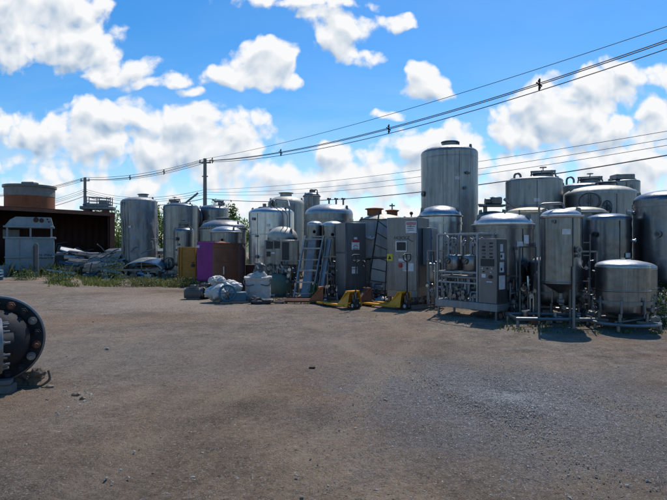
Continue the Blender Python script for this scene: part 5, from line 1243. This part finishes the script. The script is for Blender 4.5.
MB().lathe([(.34, .03), (.335, .08), (.30, .16), (.22, .23), (.12, .265), (0, .275)], 40, cz, n).build('dished_cover', M['flange'], t)
fc = at(-1, 346, 4.98) - Vector((c.x, c.y, 0)); na = Vector((-.80, -.60, 0)).normalized()
MB().cyl(fc, fc - na * .12, .12, None, 30).build('nozzle_neck', M['flange'], t)
fl = MB().lathe([(.13, -.02), (.27, -.02), (.275, -.015), (.275, .02), (.27, .025), (.05, .03), (0, .03)], 48, fc, na).build('nozzle_flange', M['frame'], t)
q2 = na.to_track_quat('Z', 'Y').to_matrix()
for k in range(12):
    a = 2 * math.pi * (k + .5) / 12; p = fc + q2 @ Vector((.225 * math.cos(a), .225 * math.sin(a), .05)); MB().cyl(p, p - na * .13, .012, None, 10).cyl(p - na * .055, p - na * .085, .021, None, 6).build('stud', M['frame'], fl)
tag(MB().box((0, 0, .05), (.95, .14, .10), None, .012).build('support_beam', M['greywood'], loc=(c.x - .22, c.y - .12, .0), rot=R_(8)), 'grey timber beam under the near side of the flange disc', 'beam')
tag(MB().box((0, 0, .06), (1.0, .14, .11), None, .012).build('support_beam', M['wood'], loc=(c.x - .25, c.y + .42, 0), rot=R_(12)), 'brown timber beam under the far side of the flange disc', 'beam')
tag(MB().box((0, 0, .13), (.3, .12, .05), Euler((0, 0, .2)), .006).build('support_plank', M['greywood'], loc=(c.x + .1, c.y - .13, 0), rot=R_(8)), 'short grey plank wedge directly under the flange rim', 'plank')
lg = at(31, 385, 5.75); tag(MB().lump((-.05, 0, .08), (.38, .18, .18), .07, 5, 3, 4, crease=.5).lump((.1, -.03, .15), (.22, .1, .1), .04, 8, 6, 3, crease=.5).tube(bend([(.2, 0, .18), (.24, -.02, .08), (.14, -.06, .01), (-.1, -.12, .02)], .06), .014, 6).build('broken_log', M['wood'], loc=(lg.x, 5.75, 0)), 'broken brown stump end at the right of the flange disc', 'stump')

# ------------------------------------------------------------------ poles and wires
def pole(label, x, y, h):
    t = thing('utility_pole', label, 'utility pole', (x, y, 0), group='utility poles')
    MB().cyl((0, 0, -.2), (0, 0, h), .2, .14, 14).build('shaft', M['concrete'], t)
    m = MB().box((0, 0, h - .35), (1.0, .09, .1)).box((0, 0, h - 1.5), (.5, .08, .08)); m.build('crossarm', M['dark'], t)
    for x_ in (-.42, 0, .42): MB().cyl((x_, 0, h - .3), (x_, 0, h - .1), .04, .05, 8).build('insulator', M['dark'], t)
P1 = (xat(85, 53.6), 53.6); P2 = (xat(205, 42.0), 42.0); P3 = (13.0, 15.6); P0 = (-48.0, 66.0)
pole('left farther concrete pole above the shed platform', P1[0], P1[1], zat(177.5, 53.6)); pole('right nearer concrete pole behind the row of tanks', P2[0], P2[1], zat(158.5, 42)); pole('tall concrete pole standing beyond the right picture edge', P3[0], P3[1], 9.2); pole('small far concrete pole beyond the left picture edge', P0[0], P0[1], 9)
def span(a, b, za, zb, sag, r, label, off=0.0, n=40):
    d = Vector((b[0] - a[0], b[1] - a[1], 0)); nn = Vector((-d.y, d.x, 0)).normalized() * off
    pts = [Vector((0, 0, za)) + nn + d * (i / n) + Vector((0, 0, (zb - za) * i / n - 4 * sag * (i / n) * (1 - i / n))) for i in range(n + 1)]
    return tag(MB().tube(pts, r, 5).build('power_line', M['wire'], loc=(a[0], a[1], 0)), label, 'cable', 'overhead cables')
hz1, hz2, hz3 = zat(179, 53.6), zat(161, 42), 8.92
LV = [(.45, 0.0, .55, 'upper thin power line from right pole'), (0.0, .0, 1.0, 'middle power line of the top bundle'), (-.14, .25, 1.05, 'thick lower line of the top bundle'), (-.05, -.3, 1.0, 'rear line of the top bundle')]
for k, (dz_, off, sg_, nm) in enumerate(LV):
    span(P2, P3, hz2 + dz_ * .4, hz3 + dz_, sg_, .014 if k == 0 else .02, nm + ' to the right edge', off)
    span(P1, P2, hz1 + dz_ * .4, hz2 + dz_ * .4, .55 * (.7 + .3 * sg_), .02, nm + ' between both poles', off)
    span(P0, P1, 8.3 + dz_ * .4, hz1 + dz_ * .4, .6, .02, nm + ' to the left edge', off)
lz1, lz2, lz3 = zat(189, 53.6), zat(189.5, 42), 5.55
for k, (d0, d3, sg_, r, nm) in enumerate(((0, .12, .5, .010, 'topmost of the lower thin cables'), (-.22, -.12, .62, .010, 'second of the lower thin cables'), (-.4, -.32, .72, .010, 'third of the lower thin cables'), (-.75, -.62, .9, .022, 'thick lowest cable'))):
    span(P2, P3, lz2 + d0, lz3 + d3, sg_, r, nm + ' right of the poles'); span(P1, P2, lz1 + d0, lz2 + d0, .8, r + .006, nm + ' between the poles'); span(P0, P1, 6.6 + d0, lz1 + d0, .8, r + .006, nm + ' left of the poles')
def on_span(a, b, za, zb, sag, f): return Vector((a[0] + (b[0] - a[0]) * f, a[1] + (b[1] - a[1]) * f, za + (zb - za) * f - 4 * sag * f * (1 - f)))
for a, b, za, zb, sg_, px, lab in ((P2, P3, hz2, hz3, 1.0, 539, 'black cable spacer nearest, high at right'), (P2, P3, hz2, hz3, 1.0, 388, 'black cable spacer at upper middle of the sky'), (P2, P3, hz2, hz3, 1.0, 281, 'small black cable spacer right of the near pole'), (P1, P2, hz1, hz2, .55, 164, 'small cable spacer close left of the near pole'), (P1, P2, hz1, hz2, .55, 130, 'small cable spacer midway between both poles'), (P2, P3, hz2, hz3, 1.0, 212, 'cable spacer beside the near pole top')):
    best = min((abs(CX + F * on_span(a, b, za, zb, sg_, f / 400).x / on_span(a, b, za, zb, sg_, f / 400).y - px), f / 400) for f in range(401))[1]; p = on_span(a, b, za, zb, sg_, best)
    tag(MB().bar((0, 0, -.22), (.02, 0, .26), .05, .06).bar((-.12, 0, .1), (.12, 0, -.06), .05).ball((0, 0, .16), .06, seg=8).ball((.02, 0, -.12), .06, seg=8).build('cable_spacer', M['wire'], loc=p), lab, 'cable spacer', 'cable spacers')

random.seed(5)
CL = [(266, 16.1), (272, 15.9), (281, 16.2), (288, 15.9), (327, 15.3), (331, 15.5), (338, 14.4), (371, 14.9), (379, 15.0), (386, 14.8), (428, 13.9), (433, 13.3), (505, 11.2), (512, 11.5), (516, 11.1), (519, 10.9), (528, 10.6), (534, 10.4), (548, 10.5), (556, 10.6), (583, 10.8), (587, 10.5), (592, 10.7), (645, 10.3), (652, 10.6), (97, 25.4), (107, 25.3), (123, 25.2), (135, 25.1), (149, 25.2), (158, 25.6), (166, 25.3), (176, 25.0)]
WH = {16: 'under the screen box skid', 15: 'near the leaning plates', 14: 'near the grey cabinets', 13: 'by the blue side box', 11: 'left of the cone bottomed tank', 10: 'around the right tank feet', 25: 'along the front of the scrap pile'}
for px, Y in CL:
    k = random.randrange(3); sz = random.uniform(.8, 1.2) * (1.5 if Y > 20 else 1.0); m = MB(); r_ = random.uniform(.03, .05) * sz
    if k == 0: m.tube(bend([(-.12 * sz, 0, r_), (.06 * sz, 0, r_), (.06 * sz, .02, .22 * sz)], .08), r_, 10); m.cyl((.06 * sz, .02, .2 * sz), (.06 * sz, .02, .23 * sz), r_ * 1.6, None, 14); nm = 'pipe_elbow'
    elif k == 1: m.cyl((-.14 * sz, 0, r_ * 1.7), (.14 * sz, 0, r_ * 1.7), r_, None, 12); m.cyl((-.14 * sz, 0, r_ * 1.7), (-.115 * sz, 0, r_ * 1.7), r_ * 1.7, None, 14); m.cyl((.115 * sz, 0, r_ * 1.7), (.14 * sz, 0, r_ * 1.7), r_ * 1.7, None, 14); nm = 'pipe_spool'
    else: m.box((0, 0, .07 * sz), (.24 * sz, .16 * sz, .14 * sz), None, .01); m.cyl((.03, 0, .14 * sz), (.03, 0, .2 * sz), r_, None, 12); nm = 'valve_box'
    tag(m.build(nm, M[random.choice(('ltgrey', 'frame', 'bright', 'dark', 'rust'))], loc=(xat(px, Y), Y, 0), rot=random.uniform(0, 6.28)), {'pipe_elbow': 'loose steel pipe elbow lying ', 'pipe_spool': 'loose flanged pipe stub lying ', 'valve_box': 'small square valve box lying '}[nm] + WH[int(Y)], 'pipe fitting', 'loose fittings ' + WH[int(Y)] + ' ' + nm.split('_')[1])
def chip_pt():
    if random.random() < .12: px, py = random.gauss(80, 16), random.gauss(396, 9)
    else: px, py = random.uniform(-10, 670), 262 + 240 * random.random() ** 1.4
    py = max(py, 292); Y = gy(py); return xat(px, Y), Y
stones('stone_chips', 'scattered pale flat stone chips on the dirt', 260, chip_pt, .02, M['palestone'], 'stones')

# offcuts strewn through the scrap pile
random.seed(31)
for k in range(46):
    px = random.uniform(58, 176); py = random.uniform(251, 279) if px < 122 else random.uniform(264, 279); Y = 24.9 + (280 - py) / 30 * 3.2
    p = at(px, py, Y); ln = random.uniform(.4, 1.5); w_ = random.uniform(.08, .3); q_ = Euler((random.uniform(-.5, .3), random.uniform(-.25, .25), random.uniform(-.5, .5)))
    m = MB(); m.box((0, 0, 0), (ln, w_, .025), q_); m.box(q_.to_matrix() @ Vector((0, -w_ / 2, -.04)), (ln * .98, .02, random.uniform(.06, .14)), q_)
    o = m.build('steel_offcut', M[random.choice(('scrap', 'scrap', 'lid', 'frame', 'dark', 'ltgrey'))], loc=p, smooth=False)
    tag(o, 'thin folded steel offcut strewn in the scrap pile before the shed', 'offcut', 'steel offcuts strewn in the scrap pile')
# manifolds of pipes and valves in the gaps between the machines
def manifold(label, px, Y, w, h, rz, n, seed, mat='ltgrey'):
    random.seed(seed); t = thing('pipe_manifold', label, 'pipework', (xat(px, Y), Y, 0), R_(rz))
    m = MB(); m.bar((-w / 2, 0, .05), (w / 2, 0, .05), .05).bar((-w / 2, .3, .05), (w / 2, .3, .05), .05)
    for x in (-w / 2, w / 2): m.bar((x, .02, .07), (x, .02, h), .035)
    m.bar((-w / 2, .02, h), (w / 2, .02, h), .035); m.build('frame', M['frame'], t)
    for k in range(n):
        x = random.uniform(-w / 2, w / 2); x2 = max(-w / 2, min(w / 2, x + random.uniform(-.4, .4))); y = random.uniform(.0, .3); z = random.uniform(.25, h * .9)
        MB().tube(bend([(x, y, .06), (x, y, z), (x2, y, z), (x2, y + random.uniform(-.1, .1), min(h, z + random.uniform(.1, .5)))], .07), random.choice((.016, .022, .03)), 8).build('pipe', M[random.choice((mat, 'steel', 'bright', 'dark'))], t)
    for k in range(n // 2 + 1): valve(t, (random.uniform(-w / 2, w / 2), -.05, random.uniform(.2, h * .85)), (0, -1, 0), random.uniform(.03, .05), k % 2 == 0, random.choice((mat, 'bright', 'dark')))
manifold('tangle of pipes under the beige domed skid beside the green tank', 288, 16.3, .7, 1.15, 0, 12, 1)
manifold('bright pipe tangle between leaning channel and dark grey cabinet', 331, 15.3, .5, 1.3, 0, 10, 2)
manifold('low pipe tangle below the pale door of the grey case', 377, 14.95, .7, .55, 0, 7, 3)
manifold('pipe tangle in the gap between control cabinet and pipe skid', 436, 13.2, .45, 1.5, -20, 9, 4)
manifold('pipe tangle right of the button control panel', 513, 11.15, .45, .95, 20, 12, 5)
manifold('pipes behind the left leg of the cone bottomed tank', 528, 11.0, .35, 1.6, 0, 8, 6, 'dark')
manifold('pipe tangle in the gap between cone and dimple jacketed tanks', 586, 11.1, .5, 1.5, 0, 11, 7, 'dark')
manifold('low pipes right of the squat lugged tank', 652, 10.9, .35, .7, 0, 7, 8)
